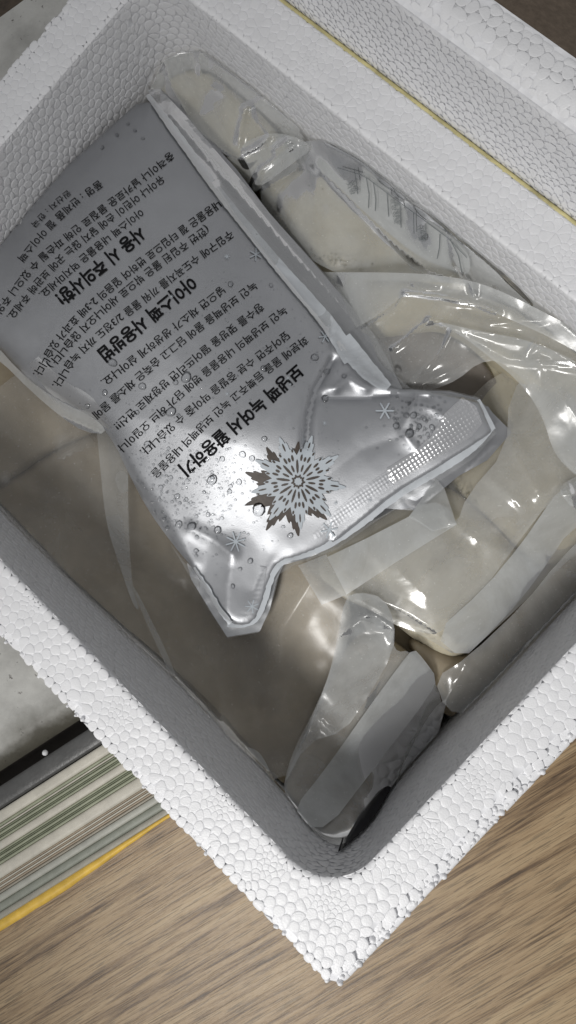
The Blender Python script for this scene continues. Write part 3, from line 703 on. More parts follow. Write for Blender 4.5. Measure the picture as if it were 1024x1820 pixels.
# the printed-label bag is adopted late, after its table text
def text_line(body, path, size, surf, mat, parent, name='printed_line', bold=0.0, flip=1):
    c = bpy.data.curves.new('t', 'FONT'); c.body = body; c.size = 1; c.resolution_u = 3; c.offset = bold
    o = bpy.data.objects.new('t', c); COL.objects.link(o)
    me = o.evaluated_get(bpy.context.evaluated_depsgraph_get()).to_mesh()
    A = np.empty(len(me.vertices) * 3); me.vertices.foreach_get('co', A); A = A.reshape(-1, 3); Fq = [tuple(p.vertices) for p in me.polygons]
    bpy.data.objects.remove(o); bpy.data.curves.remove(c)
    P = np.array(path, float)
    if len(P) > 2:    # smooth through the points
        P = resample(smooth_poly(P, 3, False), 4, False)
    s = np.concatenate([[0], np.cumsum(np.hypot(*(P[1:] - P[:-1]).T))]); T = np.gradient(P, axis=0) if len(P) > 2 else np.repeat((P[1:] - P[:1]), 2, 0); T = T / np.hypot(*T.T)[:, None]
    x0, x1 = A[:, 0].min(), A[:, 0].max(); tt = (A[:, 0] - x0) / (x1 - x0) * s[-1]
    px, py = np.interp(tt, s, P[:, 0]), np.interp(tt, s, P[:, 1]); tx, ty = np.interp(tt, s, T[:, 0]), np.interp(tt, s, T[:, 1])
    h = (A[:, 1] - 0.36) * size
    V = surf(px + ty * h * flip, py - tx * h * flip)
    return mesh_obj(name, V, Fq, mat, parent, smooth=False)
lb = [o for o in bpy.data.objects if o.get('label', '').startswith('upright bag')][0]
for body, path in (('영양정보', [(698, 352), (704, 398)]), ('총 내용량', [(706, 358), (710, 400)]), ('나트륨', [(744, 402), (748, 428)]), ('탄수화물', [(751, 402), (753, 430)]), ('지방', [(617, 325), (628, 346)]), ('당류', [(624, 322), (634, 340)])):
    text_line(body, path, 9, S4, MPRINT, lb)
adopt(lb)

# black plastic sheet edge low in the near corner
bp = thing('black_tray', tuple(at(650, 1450, H - .1)), 'black plastic tray edge showing low in the near corner', 'plastic tray')
sheet('tray_rim', [(598, 1530), (618, 1490), (650, 1440), (697, 1386), (716, 1396), (676, 1452), (644, 1498), (612, 1530)], rbf([(598, 1530, 22), (618, 1490, 38), (697, 1388, 78), (716, 1398, 86), (640, 1500, 40), (672, 1445, 58)]),
      mat_plain('black_plastic', (0.012, 0.011, 0.013), 0.35, 0.4, 0.2), bp, 5, skirt=30, smooth=1)
adopt(bp)
# floor of the cavity is dark food packs further down
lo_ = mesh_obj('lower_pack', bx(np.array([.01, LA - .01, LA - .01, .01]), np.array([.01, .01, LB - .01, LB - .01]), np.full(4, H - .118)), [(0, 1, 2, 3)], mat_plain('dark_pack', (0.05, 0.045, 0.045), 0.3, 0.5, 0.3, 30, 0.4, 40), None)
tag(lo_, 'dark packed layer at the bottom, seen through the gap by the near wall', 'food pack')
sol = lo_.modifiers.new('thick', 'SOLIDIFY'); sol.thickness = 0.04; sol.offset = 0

# ------------------------------------------------------------------ ice pack
pack = thing('ice_pack', tuple(at(420, 620, H - .06)), 'silver gel ice pack with black printed text and a big snowflake, beaded with water', 'ice pack')
SIL = [(262, 167), (300, 222), (370, 318), (440, 415), (500, 490), (552, 552), (598, 600), (636, 645), (664, 674), (700, 692), (745, 692), (800, 702), (846, 711), (850, 713), (853, 716), (872, 760), (875, 766), (872, 771), (842, 792), (772, 836), (700, 878), (645, 925), (592, 966), (540, 988), (496, 998), (480, 1030),
       (468, 1072), (452, 1108), (424, 1114), (398, 1098), (372, 1060), (345, 1012), (305, 965), (262, 905), (228, 840), (205, 790), (170, 742), (120, 722), (70, 690), (30, 655), (-5, 615), (-90, 560), (-90, 478), (0, 404), (90, 322), (180, 240)]
SIL_S = smooth_poly(SIL, 1)
PD = rbf([(262, 167, 40), (0, 404, 42), (-90, 480, 42), (160, 330, 33), (330, 330, 33), (300, 500, 29), (150, 560, 31), (430, 560, 33), (20, 600, 42), (60, 690, 48), (-90, 560, 46), (400, 700, 33), (520, 640, 36),
          (190, 720, 38), (300, 790, 38), (430, 760, 33), (215, 880, 50), (330, 920, 47), (480, 880, 43), (560, 800, 39), (400, 1000, 50), (415, 1110, 50), (600, 960, 50), (720, 860, 46), (860, 760, 43), (760, 700, 40), (660, 690, 46),
          (640, 620, 48), (590, 520, 46), (480, 400, 44), (380, 270, 44), (690, 760, 42)])
def pack_depth(q, edge=True):
    q = np.asarray(q, float); d = PD(q)
    e = seg_dist(q, SIL_S); ins = inside(q, SIL_S); e = np.where(ins, e, 0)
    rad = np.where(q[:, 0] > 590, 6, np.where(q[:, 1] > 930, 42 - 26 * np.clip((q[:, 1] - 930) / 70, 0, 1), 42)); d = d + (4.5 - 2.5 * np.clip((q[:, 1] - 930) / 70, 0, 1)) * (1 - np.sqrt(1 - np.clip(1 - e / rad, 0, 1) ** 2 * .99)) * np.where(q[:, 0] > 590, .4, 1)
    for line, amp, wd in [([(592, 640), (560, 698), (549, 740), (545, 790)], -3.2, 16), ([(592, 640), (563, 696), (552, 790)], 0.0, 1), ([(575, 705), (640, 708), (700, 700), (760, 708)], -2.6, 18),
                          ([(414, 985), (406, 1040), (404, 1095)], 2.2, 48), ([(215, 800), (300, 915), (345, 1000)], 0.8, 24), ([(480, 985), (450, 1050)], -0.8, 40), ([(740, 708), (712, 765), (738, 796)], 0.9, 12), ([(740, 708), (790, 740)], 0.8, 14), ([(740, 708), (722, 775)], 1.2, 34),
                          ([(560, 860), (640, 800), (700, 780)], -1.2, 50), ([(155, 728), (215, 740), (300, 752), (420, 790)], 0.7, 60), ([(340, 940), (380, 960), (412, 985)], 1.4, 22),
                          ([(640, 560), (660, 620), (690, 655)], 1.5, 14), ([(596, 690), (620, 672), (650, 690)], 2.2, 14), ([(250, 560), (420, 760)], 0.7, 90)]:
        if amp: d = d - amp * np.clip(1 - seg_dist(q, line, False) / wd, 0, 1) ** 1.5
    return d - 0.25 * vnoise(q, 120, 61, 2) - 0.03 * vnoise(q, 30, 62)
q, Fc, nb = triangulate(SIL_S, 5, [[(592, 640), (560, 698), (549, 740), (545, 790)], [(575, 705), (640, 708), (700, 700), (760, 708)], [(412, 985), (404, 1040), (402, 1090)]])
def keep_in(V):
    u, v = to_box(V[:, 0], V[:, 1]); u, v = snap(u, v, grow(IR, -.0009), RI, True); return bx(u, v, V[:, 2])
d = pack_depth(q); V = keep_in(at(q[:, 0], q[:, 1], H - d / 1000)); e = seg_dist(q, SIL_S)
below = PD(q) + 7.5 + 13 * np.sqrt(np.clip(e / 160, 0, 1)); V2 = V.copy(); V2[:, 2] = H - np.maximum(below, d + .3) / 1000
m = len(V); from collections import Counter
cnt = Counter()
for f in Fc:
    for a, c in zip(f, f[1:] + f[:1]): cnt[(min(a, c), max(a, c))] += 1
side = [(c, a, m + a, m + c) for f in Fc for a, c in zip(f, f[1:] + f[:1]) if cnt[(min(a, c), max(a, c))] == 1]
mesh_obj('pouch', np.concatenate([V, V2]), Fc + [tuple(m + i for i in reversed(f)) for f in Fc] + side, MSIL, pack)
def psurf(lift): return lambda px, py: keep_in(at(px, py, H - (pack_depth(np.column_stack([np.ravel(px), np.ravel(py)])) - lift) / 1000))
# back film, wider than the front
PB = lambda q: PD(q) + 6.0
sheet('back_film', [(284, 158), (310, 178), (420, 300), (480, 380), (560, 470), (620, 540), (662, 590), (690, 640), (716, 692), (800, 696), (850, 708), (910, 768), (866, 818), (815, 846), (742, 908), (700, 890), (840, 790), (760, 730), (585, 720), (556, 640), (540, 560), (420, 420), (290, 230)],
      PB, MSILB, pack, 5, noise=[(.5, 40, 71)], smooth=0, creases=[([(742, 900), (815, 850), (880, 790)], 2.0, 16)])
sheet('back_film', [(742, 908), (815, 846), (870, 800), (840, 770), (700, 860), (640, 925), (600, 968), (548, 992), (504, 1004), (492, 1030), (480, 1082), (462, 1122), (404, 1132), (380, 1095), (340, 1030), (332, 1000), (380, 1040), (420, 1100), (460, 1060), (480, 990), (560, 970), (640, 900)],
      PB, MSIL, pack, 4, noise=[(.8, 22, 72)], smooth=0)
# clear margins round the front, with the pale printed border
PM = lambda q: PD(q) + 4.0
sheet('clear_margin', [(262, 160), (284, 158), (330, 205), (420, 310), (500, 402), (590, 500), (648, 575), (690, 620), (704, 668), (730, 690), (800, 694), (852, 706), (882, 770), (860, 790), (842, 765), (800, 712), (700, 700), (650, 690), (560, 560), (440, 420), (300, 225)],
      PM, MCLEAR, pack, 5, creases=[([(300, 200), (420, 340), (520, 455), (600, 540), (655, 610), (690, 668)], 1.5, 8)], noise=[(.3, 40, 73)], smooth=0, lift=1)
sheet('clear_margin', [(-90, 575), (0, 640), (60, 700), (110, 742), (150, 768), (190, 772), (178, 745), (120, 720), (70, 690), (30, 655), (-5, 615), (-90, 555)], PM, MFILM2, pack, 5, smooth=1, lift=1,
      creases=[([(20, 665), (110, 740), (180, 768)], 1.6, 7)])
sheet('clear_margin', [(302, 965), (336, 1022), (372, 1085), (404, 1134), (460, 1124), (480, 1086), (497, 1020), (520, 1006), (600, 976), (660, 932), (730, 888), (842, 815), (880, 772), (862, 762), (700, 876), (592, 960), (496, 996), (468, 1072), (420, 1112), (372, 1058)], PM, MCLEAR, pack, 5, smooth=0, lift=1)
def band(line, wpx, lift, mat=MBAND, name='pale_border', jag=0.0, surf=None):
    L = resample(smooth_poly(line, 2, False) if len(line) > 2 else line, 5, False); T = np.gradient(L, axis=0); T /= np.hypot(*T.T)[:, None]; N = np.column_stack([-T[:, 1], T[:, 0]])
    W = np.interp(np.linspace(0, 1, len(L)), np.linspace(0, 1, len(wpx)), wpx) / 2
    rows = [L + N * (W * k + (jag * rng.normal(0, 1, len(L)) if abs(k) == 1 else 0))[:, None] for k in (-1, -.5, 0, .5, 1)]
    A = np.concatenate(rows); V = (surf or psurf(lift))(A[:, 0], A[:, 1]); n_ = len(L)
    return mesh_obj(name, V, [(k * n_ + i, k * n_ + i + 1, (k + 1) * n_ + i + 1, (k + 1) * n_ + i) for k in range(4) for i in range(n_ - 1)], mat, pack)
band([(262, 168), (310, 232), (380, 330), (440, 405), (500, 478), (548, 532), (590, 582), (625, 640)], [7, 15, 15, 16, 18, 22, 26, 30], 1.2, jag=.35)
band([(610, 600), (636, 640), (668, 672), (690, 690)], [28, 36, 32, 14], 1.3, jag=.5)
band([(872, 758), (838, 798), (768, 842), (700, 882), (645, 928), (594, 964), (545, 986), (505, 995), (484, 1018), (472, 1062), (456, 1100), (430, 1110), (404, 1108)], [16, 17, 18, 16, 15, 16, 14, 12, 11, 10, 12, 14, 12], 1.4, jag=.4, surf=lambda a, c: keep_in(at(a, c, H - (PD(np.column_stack([a, c])) + 1.3) / 1000)))
band([(849, 711), (864, 738), (876, 764)], [9, 10, 12], 1.4, jag=.3, surf=lambda a, c: keep_in(at(a, c, H - (PD(np.column_stack([a, c])) + 1.3) / 1000)))
band([(345, 1008), (372, 1052), (396, 1092), (410, 1108)], [3, 9, 8, 10], 1.4, jag=.8)
band([(-60, 470), (0, 415), (40, 385)], [18, 18, 8], 0.2, MFILM2, jag=2)
band([(60, 640), (100, 690), (150, 712), (196, 760)], [22, 34, 32, 10], 0.2, MFILM2, jag=.4)
# crimped heat seal
def crimp(outline, pitch, amp, lift, mat, dirv, two=True, sp=2.2):
    q, Fq, nb = triangulate(np.array(outline, float), sp)
    dx = np.array(dirv) / np.hypot(*dirv); dy = np.array([-dx[1], dx[0]]); a = q @ dx; b_ = q @ dy
    h = np.abs(np.sin(math.pi * b_ / pitch)) ** 1.0
    if two: h = h * (0.35 + 0.65 * np.abs(np.sin(math.pi * a / pitch)))
    e = np.clip(seg_dist(q, outline) / 8, 0, 1)
    P_ = psurf(0)(q[:, 0], q[:, 1]); P_[:, 2] += (lift + amp * h * e) / 1000
    return mesh_obj('crimped_seal', P_, Fq, mat, pack)
crimp([(822, 706), (846, 722), (858, 752), (838, 776), (768, 820), (700, 860), (690, 850), (688, 832), (720, 812), (745, 795), (770, 770), (790, 735)], 7.5, 0.55, 0.3, MCRIMP, (0.84, -0.54))
crimp([(700, 862), (640, 906), (600, 940), (560, 962), (556, 950), (600, 905), (640, 870), (690, 835)], 6.5, 0.22, 0.25, MSIL, (0.84, -0.54))
crimp([(870, 716), (902, 762), (888, 772), (852, 716)], 6.5, .4, -6.5, MSILB, (0.84, -0.54))
crimp([(474, 1008), (466, 1062), (452, 1100), (430, 1106), (425, 1094), (448, 1048), (462, 1006)], 3.4, 0.18, 0.3, MSIL, (-.35, .94), False, 1.8)

# printed text
for body, path, size, bold in [
    ('보냉팩 녹여서 활용하기', [(534, 655), (324, 838)], 31, 0.028),
    ('화분에 물을 듬뿍주고 녹인 보냉팩의 내용물을', [(545, 602), (400, 716), (272, 846)], 18.5, 0.004),
    ('덮어주면 수분 증발을 막아줄 수 있습니다.', [(512, 594), (370, 700), (252, 806)], 18.5, 0.004),
    ('녹인 보냉팩의 내용물을 병에 담가 허브 오일이나', [(508, 549), (350, 672), (212, 800)], 18.5, 0.004),
    ('향수를 몇방울 떨어뜨리면 방향제로 변신!!', [(466, 543), (330, 648), (206, 760)], 18.5, 0.004),
    ('녹인 보냉팩을 물에 담그고 숨죽은 채소를 물에', [(455, 505), (305, 618), (168, 740)], 18.5, 0.004),
    ('넣으면 채소가 생생하게 살아나요.', [(397, 513), (284, 602), (182, 682)], 18.5, 0.004),
    ('아이스팩 사용방법', [(344, 498), (180, 634)], 31, 0.028),
    ('주입구에 수도꼭지를 끼워 물을 2/3정도 까지 녹습니다.', [(413, 414), (329, 474), (266, 524), (139, 622), (98, 688)], 18.5, 0.004),
    ('(한번 주입된 물은 밖으로 새어나오지 않습니다.)', [(370, 406), (270, 477), (151, 577), (88, 652)], 18.5, 0.004),
    ('내용물은 젤 타입으로 변하여 얼음의 2-3배 효과가 있습니다.', [(391, 361), (281, 440), (202, 505), (112, 585), (64, 668)], 18.5, 0.004),
    ('사용 시 주의사항!', [(254, 410), (104, 534)], 31, 0.028),
    ('아이스팩 내용물은 먹지마세요.', [(252, 375), (160, 448), (72, 526)], 17.5, 0.004),
    ('유아나 어린이 손에 닿지 않는 곳에 보관해 주세요.', [(290, 316), (190, 392), (93, 469), (16, 566)], 17.5, 0.004),
    ('충격이나 날카로운 물질로 인해 파손될 수 있으니 주의하세요.', [(307, 274), (208, 352), (103, 432), (46, 484), (-38, 602)], 17.5, 0.004),
    ('품명 : 반제품 젤 아이스팩', [(180, 325), (128, 362), (73, 416), (36, 462)], 17, 0.003),
    ('원산지 : 한국', [(124, 341), (92, 366), (58, 402)], 13, 0.002)]:
    text_line(body, path, size, psurf(0.35), MINK, pack, bold=bold)

# snowflakes
def flake(cx_, cy_, rad, nsp, rot, surf, mat, name='snowflake', parent=pack, shape='lace', sq=1.0):
    pts = []
    if shape == 'lace':
        prof = [(-.5, .54), (-.42, .60), (-.36, .66), (-.29, .71), (-.22, .66), (-.19, .70), (-.17, .80), (-.13, .84), (-.09, .82), (-.06, .90), (-.02, .98), (.02, .98), (.06, .90), (.09, .82), (.13, .84), (.17, .80), (.19, .70), (.22, .66), (.29, .71), (.36, .66), (.42, .60)]
    else:
        prof = [(-.5, .16), (-.16, .42), (-.15, .9), (0, 1.0), (.15, .9), (.16, .42)]
    for k in range(nsp):
        for a, r in prof:
            t = rot + (k + (a * (1 if shape == 'lace' else .55 / max(r, .3)) if abs(a) < .5 else a)) * 2 * math.pi / nsp
            pts.append((cx_ + rad * r * math.cos(t), cy_ - rad * r * math.sin(t) * sq))
    pts = np.array(pts)
    if shape != 'lace' or True:
        q_, F_, _ = triangulate(pts, max(3.5, rad / 8), sp_out=50)
    return mesh_obj(name, surf(q_[:, 0], q_[:, 1]), F_, mat, parent)
def leaf(cx_, cy_, ang, r0, r1, wd, rad, surf, mat):
    t = np.linspace(0, 2 * math.pi, 9)[:-1]; rc = (r0 + r1) / 2; a = (r1 - r0) / 2
    x = rc + a * np.cos(t); y = wd * np.sin(t)
    X = cx_ + rad * (x * math.cos(ang) - y * math.sin(ang)); Y = cy_ - rad * (x * math.sin(ang) + y * math.cos(ang))
    return surf(X, Y), [tuple(range(8))]
fx, fy, fr, frot = 530, 856, 87, math.radians(-7)
flake(fx - 14, fy + 13, fr * 1.0, 9, frot + .12, psurf(.25), MBROWNINK, 'snowflake_shadow')
big = flake(fx, fy, fr, 9, frot, psurf(.50), MWHITEINK)
hol = []
for k in range(9):
    a = frot + k * 2 * math.pi / 9; s5 = psurf(.72); h = math.pi / 9
    for ang, r0, r1, wd in ((a + h, .16, .46, .026), (a, .20, .36, .022), (a, .08, .15, .02), (a, .42, .52, .026), (a + .16, .42, .56, .024), (a - .16, .42, .56, .024), (a + .21, .60, .68, .02), (a - .21, .60, .68, .02), (a, .66, .84, .016), (a + h, .07, .12, .018)):
        hol.append(leaf(fx, fy, ang, r0, r1, wd, fr, s5, None))
V, Fc = join(hol); mesh_obj('snowflake_cutouts', V, Fc, MBROWNINK, pack)
for x, y, r, nn, ro in ((419, 963, 19, 8, .3), (585, 942, 16, 6, .2), (448, 1078, 13, 7, .4), (684, 730, 17, 6, 0), (455, 452, 12, 6, .5), (578, 598, 12, 6, .1), (404, 456, 5, 6, 0)):
    flake(x, y, r, nn, ro, psurf(.6), MWHITEINK, shape='arm')
for x, y, r in ((577, 752, 4.5), (597, 894, 4), (658, 889, 4), (404, 700, 4), (512, 672, 4), (516, 683, 3), (305, 527, 3.5), (402, 456, 4)):
    flake(x, y, r, 8, 0, psurf(.6), MWHITEINK, 'ink_dot', shape='arm')

# water
def drop_mesh(px, py, r, surf0, hi):
    nn = 10 if hi else 6; el = 1 + rng.random() * .35; an = rng.random() * 3.14; rows = []; X = []; Y = []; Z = []
    c = at(px, py, H - .045); e = at(px + 1, py, H - .045); mm = np.hypot(*(e - c)[:2])
    levels = ((1.0, 0), (.93, .32), (.72, .62), (.38, .82)) if hi else ((1.0, 0), (.7, .55))
    for rr, hz in levels:
        for i in range(nn):
            a = i * 2 * math.pi / nn; x = rr * r * el * math.cos(a); y = rr * r * math.sin(a) * (1 + .08 * math.sin(3 * a))
            X.append(px + x * math.cos(an) - y * math.sin(an)); Y.append(py + x * math.sin(an) + y * math.cos(an)); Z.append(hz * r * mm * .75)
    X.append(px); Y.append(py); Z.append(.88 * r * mm * .75)
    V = surf0(np.array(X), np.array(Y)); V[:, 2] += np.array(Z); L = len(levels); Fq = []
    for k in range(L - 1):
        for i in range(nn): Fq.append((k * nn + i, (k + 1) * nn + i, (k + 1) * nn + (i + 1) % nn, k * nn + (i + 1) % nn))
    for i in range(nn): Fq.append(((L - 1) * nn + i, L * nn, (L - 1) * nn + (i + 1) % nn))
    return V, Fq
s0 = psurf(.05)
named = [(377, 853, 8.5), (460, 906, 12), (200, 645, 7), (253, 687, 6.5), (431, 808, 6), (448, 815, 5.5), (304, 732, 8), (387, 942, 7), (341, 935, 7.5), (318, 932, 6), (370, 915, 4.5), (312, 680, 5), (469, 655, 6), (581, 660, 5), (560, 635, 6.5), (578, 708, 6),
         (425, 857, 5), (315, 882, 5), (331, 888, 4), (408, 874, 4.5), (470, 780, 5), (395, 816, 5), (262, 790, 6), (289, 735, 5), (516, 952, 5), (414, 1042, 4), (445, 997, 5), (350, 955, 4), (186, 698, 5), (208, 703, 4), (331, 671, 9), (155, 722, 5), (410, 505, 5), (482, 507, 3.5),
         (728, 770, 8), (735, 738, 6), (722, 738, 5), (755, 745, 4), (768, 760, 5), (776, 738, 4), (704, 757, 6), (745, 758, 5), (760, 772, 4), (785, 748, 4), (703, 663, 7), (612, 668, 4), (240, 232, 3), (208, 240, 3), (228, 220, 2.6), (254, 246, 3), (182, 262, 3), (307, 205, 3.5)]
for x, y, r in named:
    V, Fq = drop_mesh(x, y, r, s0, True); mesh_obj('water_drop', V, Fq, MWATER, pack)
small = []
XY = []
while len(XY) < 1100:
    if rng.random() < .12: x, y, r = rng.normal(745, 30), rng.normal(750, 26), rng.uniform(1, 3)
    elif rng.random() < .25: x, y, r = rng.uniform(100, 620), rng.uniform(480, 900), rng.uniform(.7, 1.4)
    else: x, y, r = rng.normal(330, 75), rng.normal(875, 65), rng.gamma(1.6, .55) + .7
    P1 = np.array([[x, y]])
    if inside(P1, SIL_S)[0] and seg_dist(P1, SIL_S)[0] > 6: XY.append((x, y, min(r, 4.5)))
A = np.array(XY)
# evaluate the pouch once for all small drops, on its local slope
c0 = s0(A[:, 0], A[:, 1]); cx1 = s0(A[:, 0] + 2, A[:, 1]); cy1 = s0(A[:, 0], A[:, 1] + 2)
for i in range(len(A)):
    ex = (cx1[i] - c0[i]) / 2; ey = (cy1[i] - c0[i]) / 2; r = A[i, 2]; k = 7; el = 1 + rng.random() * .3
    V = [c0[i] + ex * r * el * rr * math.cos(a) + ey * r * rr * math.sin(a) + np.array([0, 0, hz * r * np.hypot(*ex[:2])]) for rr, hz in ((1, 0), (.72, .5)) for a in np.arange(k) * 2 * math.pi / k]
    V.append(c0[i] + np.array([0, 0, .7 * r * np.hypot(*ex[:2])]))
    small.append((np.array(V), [(j, k + j, k + (j + 1) % k, (j + 1) % k) for j in range(k)] + [(k + j, 2 * k, k + (j + 1) % k) for j in range(k)]))
V, Fq = join(small); tag(mesh_obj('condensation', V, Fq, MWATER, pack), kind='stuff')
adopt(pack)

# droplets on the bags
def bag_drops(depth, lift, spots, label):
    out = []
    for x, y, sx, sy, n_, ang in spots:
        for _ in range(n_):
            a, c = rng.normal(0, sx), rng.normal(0, sy); px = x + a * math.cos(ang) - c * math.sin(ang); py = y + a * math.sin(ang) + c * math.cos(ang)
            out.append((px, py, rng.uniform(.8, 2.2)))
    A = np.array(out); S = on(depth, lift); c0 = S(A[:, 0], A[:, 1]); parts = []
    for i in range(len(A)):
        r = A[i, 2] * .00027; k = 6
        V = [c0[i] + np.array([r * rr * math.cos(a), r * rr * math.sin(a), hz * r]) for rr, hz in ((1, -.3), (.75, .5)) for a in np.arange(k) * math.pi / 3] + [c0[i] + np.array([0, 0, .8 * r])]
        parts.append((np.array(V), [(j, j + 1 if j < k - 1 else 0, k + (j + 1) % k, k + j) for j in range(k)] + [(k + j, k + (j + 1) % k, 2 * k) for j in range(k)]))
    V, Fq = join(parts); tag(mesh_obj('water_beads', V, Fq, MWATER), label, 'water drops', kind='stuff')
bag_drops(D3, 4.6, [(800, 985, 35, 16, 160, -.4), (830, 880, 22, 5, 90, .7), (900, 700, 60, 60, 60, 0), (730, 1125, 30, 6, 60, .6), (850, 1100, 60, 40, 30, 0), (960, 790, 50, 40, 60, 0)], 'tiny water drops on the pale bag right of the snowflake')
bag_drops(D4, 4.8, [(600, 465, 30, 6, 70, .25), (470, 330, 20, 10, 20, 0), (560, 300, 40, 30, 20, 0)], 'tiny water drops on the bag with the printed table')

# ------------------------------------------------------------------ ground
def ground_frame():
    a = at(0, 1652, 0.006); b_ = at(310, 1458, 0.006); d = (b_ - a)[:2]; d /= np.hypot(*d); nrm_ = np.array([-d[1], d[0]])
    if nrm_[1] < 0: nrm_ = -nrm_
    return a[:2], d, nrm_
GO, GD, GN = ground_frame()
def gxyz(s, t, z): s = np.asarray(s, float); t = np.asarray(t, float); z = np.broadcast_to(np.asarray(z, float), s.shape); return np.concatenate([GO + s[..., None] * GD + t[..., None] * GN, z[..., None]], -1)
def goff(py, z=0.006):
    p = at(0, py, z)[:2]; return float((p - GO) @ GN)
MW = mat_wood()
def slab(name, s0_, s1_, t0, t1, ztop, zbot, mat, parent=None):
    o = bpy.data.objects.new(name, bpy.data.meshes.new(name)); pts = [(s, t, z) for z in (zbot, ztop) for s, t in ((s0_, t0), (s1_, t0), (s1_, t1), (s0_, t1))]
    o.data.from_pydata(pts, [], [(0, 3, 2, 1), (4, 5, 6, 7), (0, 1, 5, 4), (1, 2, 6, 5), (2, 3, 7, 6), (3, 0, 4, 7)]); o.data.materials.append(mat)
    link(o, parent); o.matrix_world = Matrix([[GD[0], GN[0], 0, GO[0]], [GD[1], GN[1], 0, GO[1]], [0, 0, 1, 0], [0, 0, 0, 1]]); return o
fl = slab('floor', -1.6, 2.2, -1.8, goff(1636, 0.0), 0.0, -.03, MW); tag(fl, kind='structure')
t_st0 = goff(1368, 0.0)
ps_ = at(22, 12, 0.0)[:2]; t_st1 = float((ps_ - GO) @ GN)
fl2 = slab('floor', -1.6, 2.2, t_st1, t_st1 + 1.2, -0.004, -.034, mat_plain('dark_wood', (0.085, 0.062, 0.042), 0.5, 0.4, 0.5, 120, 0.4, 200)); tag(fl2, kind='structure')
sub = slab('subfloor', -2, 3, -2, 2.4, -.032, -.05, mat_plain('dark_gap', (0.09, 0.08, 0.07), 0.8)); tag(sub, kind='structure')
# stone threshold with a worn rounded edge
ns, nt = 160, 60; ss = np.linspace(-1.0, 1.4, ns); tt = np.concatenate([np.linspace(0, .03, 20), np.linspace(.034, t_st1 - t_st0 - .001, 40)])
S_, T_ = np.meshgrid(ss, tt, indexing='ij'); q = np.column_stack([S_.ravel() * 1000, T_.ravel() * 1000])
zz = .0006 * vnoise(q, 60, 81) - 0.012 * np.clip(1 - T_.ravel() / .016, 0, 1) ** 2.2
P_ = np.column_stack([S_.ravel(), T_.ravel() + t_st0, zz])
Fq = [(i * 60 + j, (i + 1) * 60 + j, (i + 1) * 60 + j + 1, i * 60 + j + 1) for i in range(ns - 1) for j in range(59)]
EDGE_SHADE = (t_st0 + .020, t_st0 + .040)  # span over which the painted shade fades away from the groove
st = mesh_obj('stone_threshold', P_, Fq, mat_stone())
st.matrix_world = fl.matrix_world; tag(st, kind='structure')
# striped moulding between stone and laminate
mo = thing('threshold_moulding', tuple(gxyz(0.0, 0.0, 0.0)), 'worn moulding of cream, green and brown stripes beside the stone threshold', 'floor moulding')
mo.matrix_world = fl.matrix_world.copy()
def strip(name, y0, y1, ztop, col, rough=.45, round_=True, var=.12, lab=None):
    a, c = goff(y1 + .8), goff(y0); n_ = 7; ns_ = 60; ss = np.linspace(-.6, .8, ns_); P_ = []
    for s in ss:
        for k in range(n_):
            f = k / (n_ - 1); z = ztop - (.0009 * (2 * f - 1) ** 4 if round_ else 0) + .00015 * math.sin(s * 90 + k)
            P_.append((s, a + (c - a) * f, z))
        P_.append((s, c, -.028)); P_.append((s, a, -.028))
    m_ = n_ + 2; Fq = [(i * m_ + k, (i + 1) * m_ + k, (i + 1) * m_ + (k + 1) % m_, i * m_ + (k + 1) % m_) for i in range(ns_ - 1) for k in range(m_)]
    o = mesh_obj(name, P_, Fq, strip_mat(col, rough, var), mo)
    if lab: o['label'] = lab
    return o
SM = {}
def strip_mat(col, rough, var):
    if (col, rough) not in SM: SM[(col, rough)] = mat_plain('painted_strip', col, rough, .4, var, 90, .25, 300)
    return SM[(col, rough)]
CR, GR, GD_, BR = (0.60, 0.57, 0.49), (0.34, 0.36, 0.26), (0.22, 0.24, 0.165), (0.40, 0.33, 0.25)
strip('strip', 1396, 1437, .000, (0.10, 0.10, 0.098), .35, lab='dark grey metal strip')
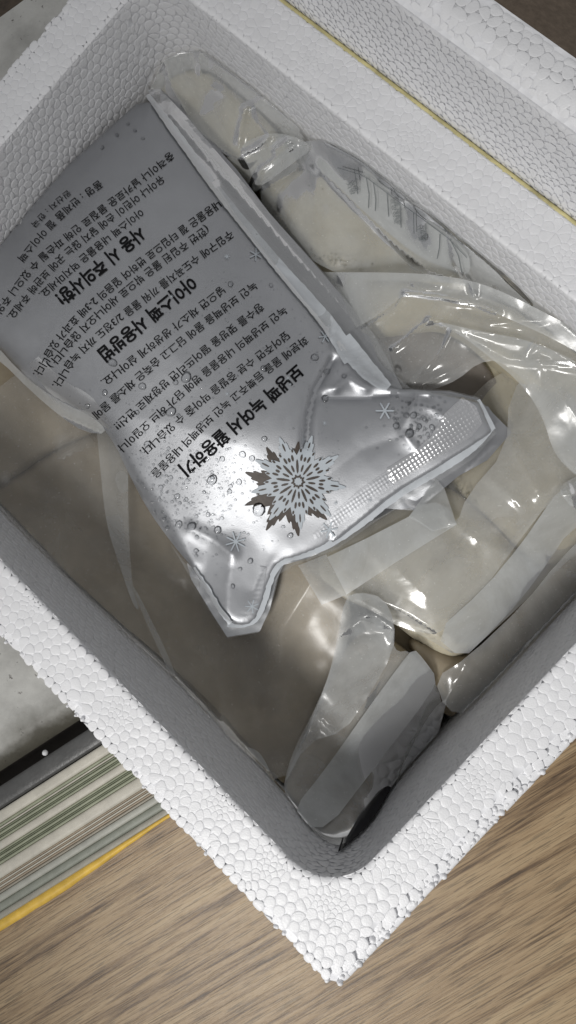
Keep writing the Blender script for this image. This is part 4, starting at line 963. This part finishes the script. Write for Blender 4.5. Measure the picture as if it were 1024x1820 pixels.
for y0, y1, z, c in [(1440, 1462, .006, CR), (1463, 1469, .0045, GR), (1470, 1473, .005, CR), (1474, 1478, .004, GD_), (1479, 1484, .005, GR), (1485, 1488, .004, GD_), (1489, 1494, .005, GR), (1495, 1511, .0062, CR),
                     (1512, 1516, .0045, GR), (1517, 1520, .004, GD_), (1521, 1526, .005, GR), (1527, 1530, .004, GD_), (1531, 1537, .005, GR), (1538, 1562, .0062, CR), (1563, 1566, .0045, BR), (1567, 1570, .005, CR),
                     (1571, 1574, .0042, BR), (1575, 1578, .005, CR), (1579, 1583, .0042, BR), (1584, 1589, .005, (0.36, 0.33, 0.27)), (1590, 1604, .0062, (0.43, 0.43, 0.38)), (1605, 1622, .0055, (0.27, 0.285, 0.24)), (1623, 1637, .006, (0.36, 0.345, 0.29))]:
    strip('strip', y0, y1, z - .004, c)
# yellow tape edge, a little ragged, laid on the laminate
V, Fq = [], []; n_ = 140
t_hi = goff(1634, .002)
for i in range(n_):
    s = -.5 + 1.0 * i / (n_ - 1); wd = .0068 - .0045 * np.clip((s - .05) / .08, 0, 1) + .0004 * rng.random()
    for k, (f, z) in enumerate(((0, .0005), (.12, .0026), (.5, .0034), (.88, .0026), (1, .0002))): V.append((s, t_hi - wd * f, z))
    if i:
        for k in range(4): Fq.append(((i - 1) * 5 + k, i * 5 + k, i * 5 + k + 1, (i - 1) * 5 + k + 1))
ye = mesh_obj('edge_bead', V, Fq, mat_plain('yellow_sealant', (0.80, 0.52, 0.09), .45, .4, .18, 120, .3, 200)); ye.matrix_world = fl.matrix_world
tag(ye, 'yellow sealant line between the striped moulding and the laminate', 'sealant line')
# dark board behind the lid
u_, v_ = -0.3, v3 + .004
q0 = slab('dark_mat', 0, 1, 0, 1, .012, .001, mat_plain('brown_mat', (0.24, 0.19, 0.145), .8, .2, .2, 200, .3, 600))
q0.matrix_world = Matrix([[BA[0] * .9, BB[0] * .5, 0, float(bx(-.35, v_, 0.)[0])], [BA[1] * .9, BB[1] * .5, 0, float(bx(-.35, v_, 0.)[1])], [0, 0, 1, 0], [0, 0, 0, 1]])
tag(q0, 'plain dark brown mat on the floor behind the standing foam lid', 'mat')
# foam crumbs
for i, (x, y, r) in enumerate([(80, 1338, .0016), (1, 1310, .001)][:1]):
    bm = crumbs_row(0, 0, 0, 0, 1, r, 0, 0)[0]; V = bm[0] - bx(0., 0., H); V = V * 1.0 + at(x, y, .001)
    tag(mesh_obj('foam_crumb', V, bm[1], MF), 'single loose foam bead on the dark edge of the stone threshold', 'foam bead')
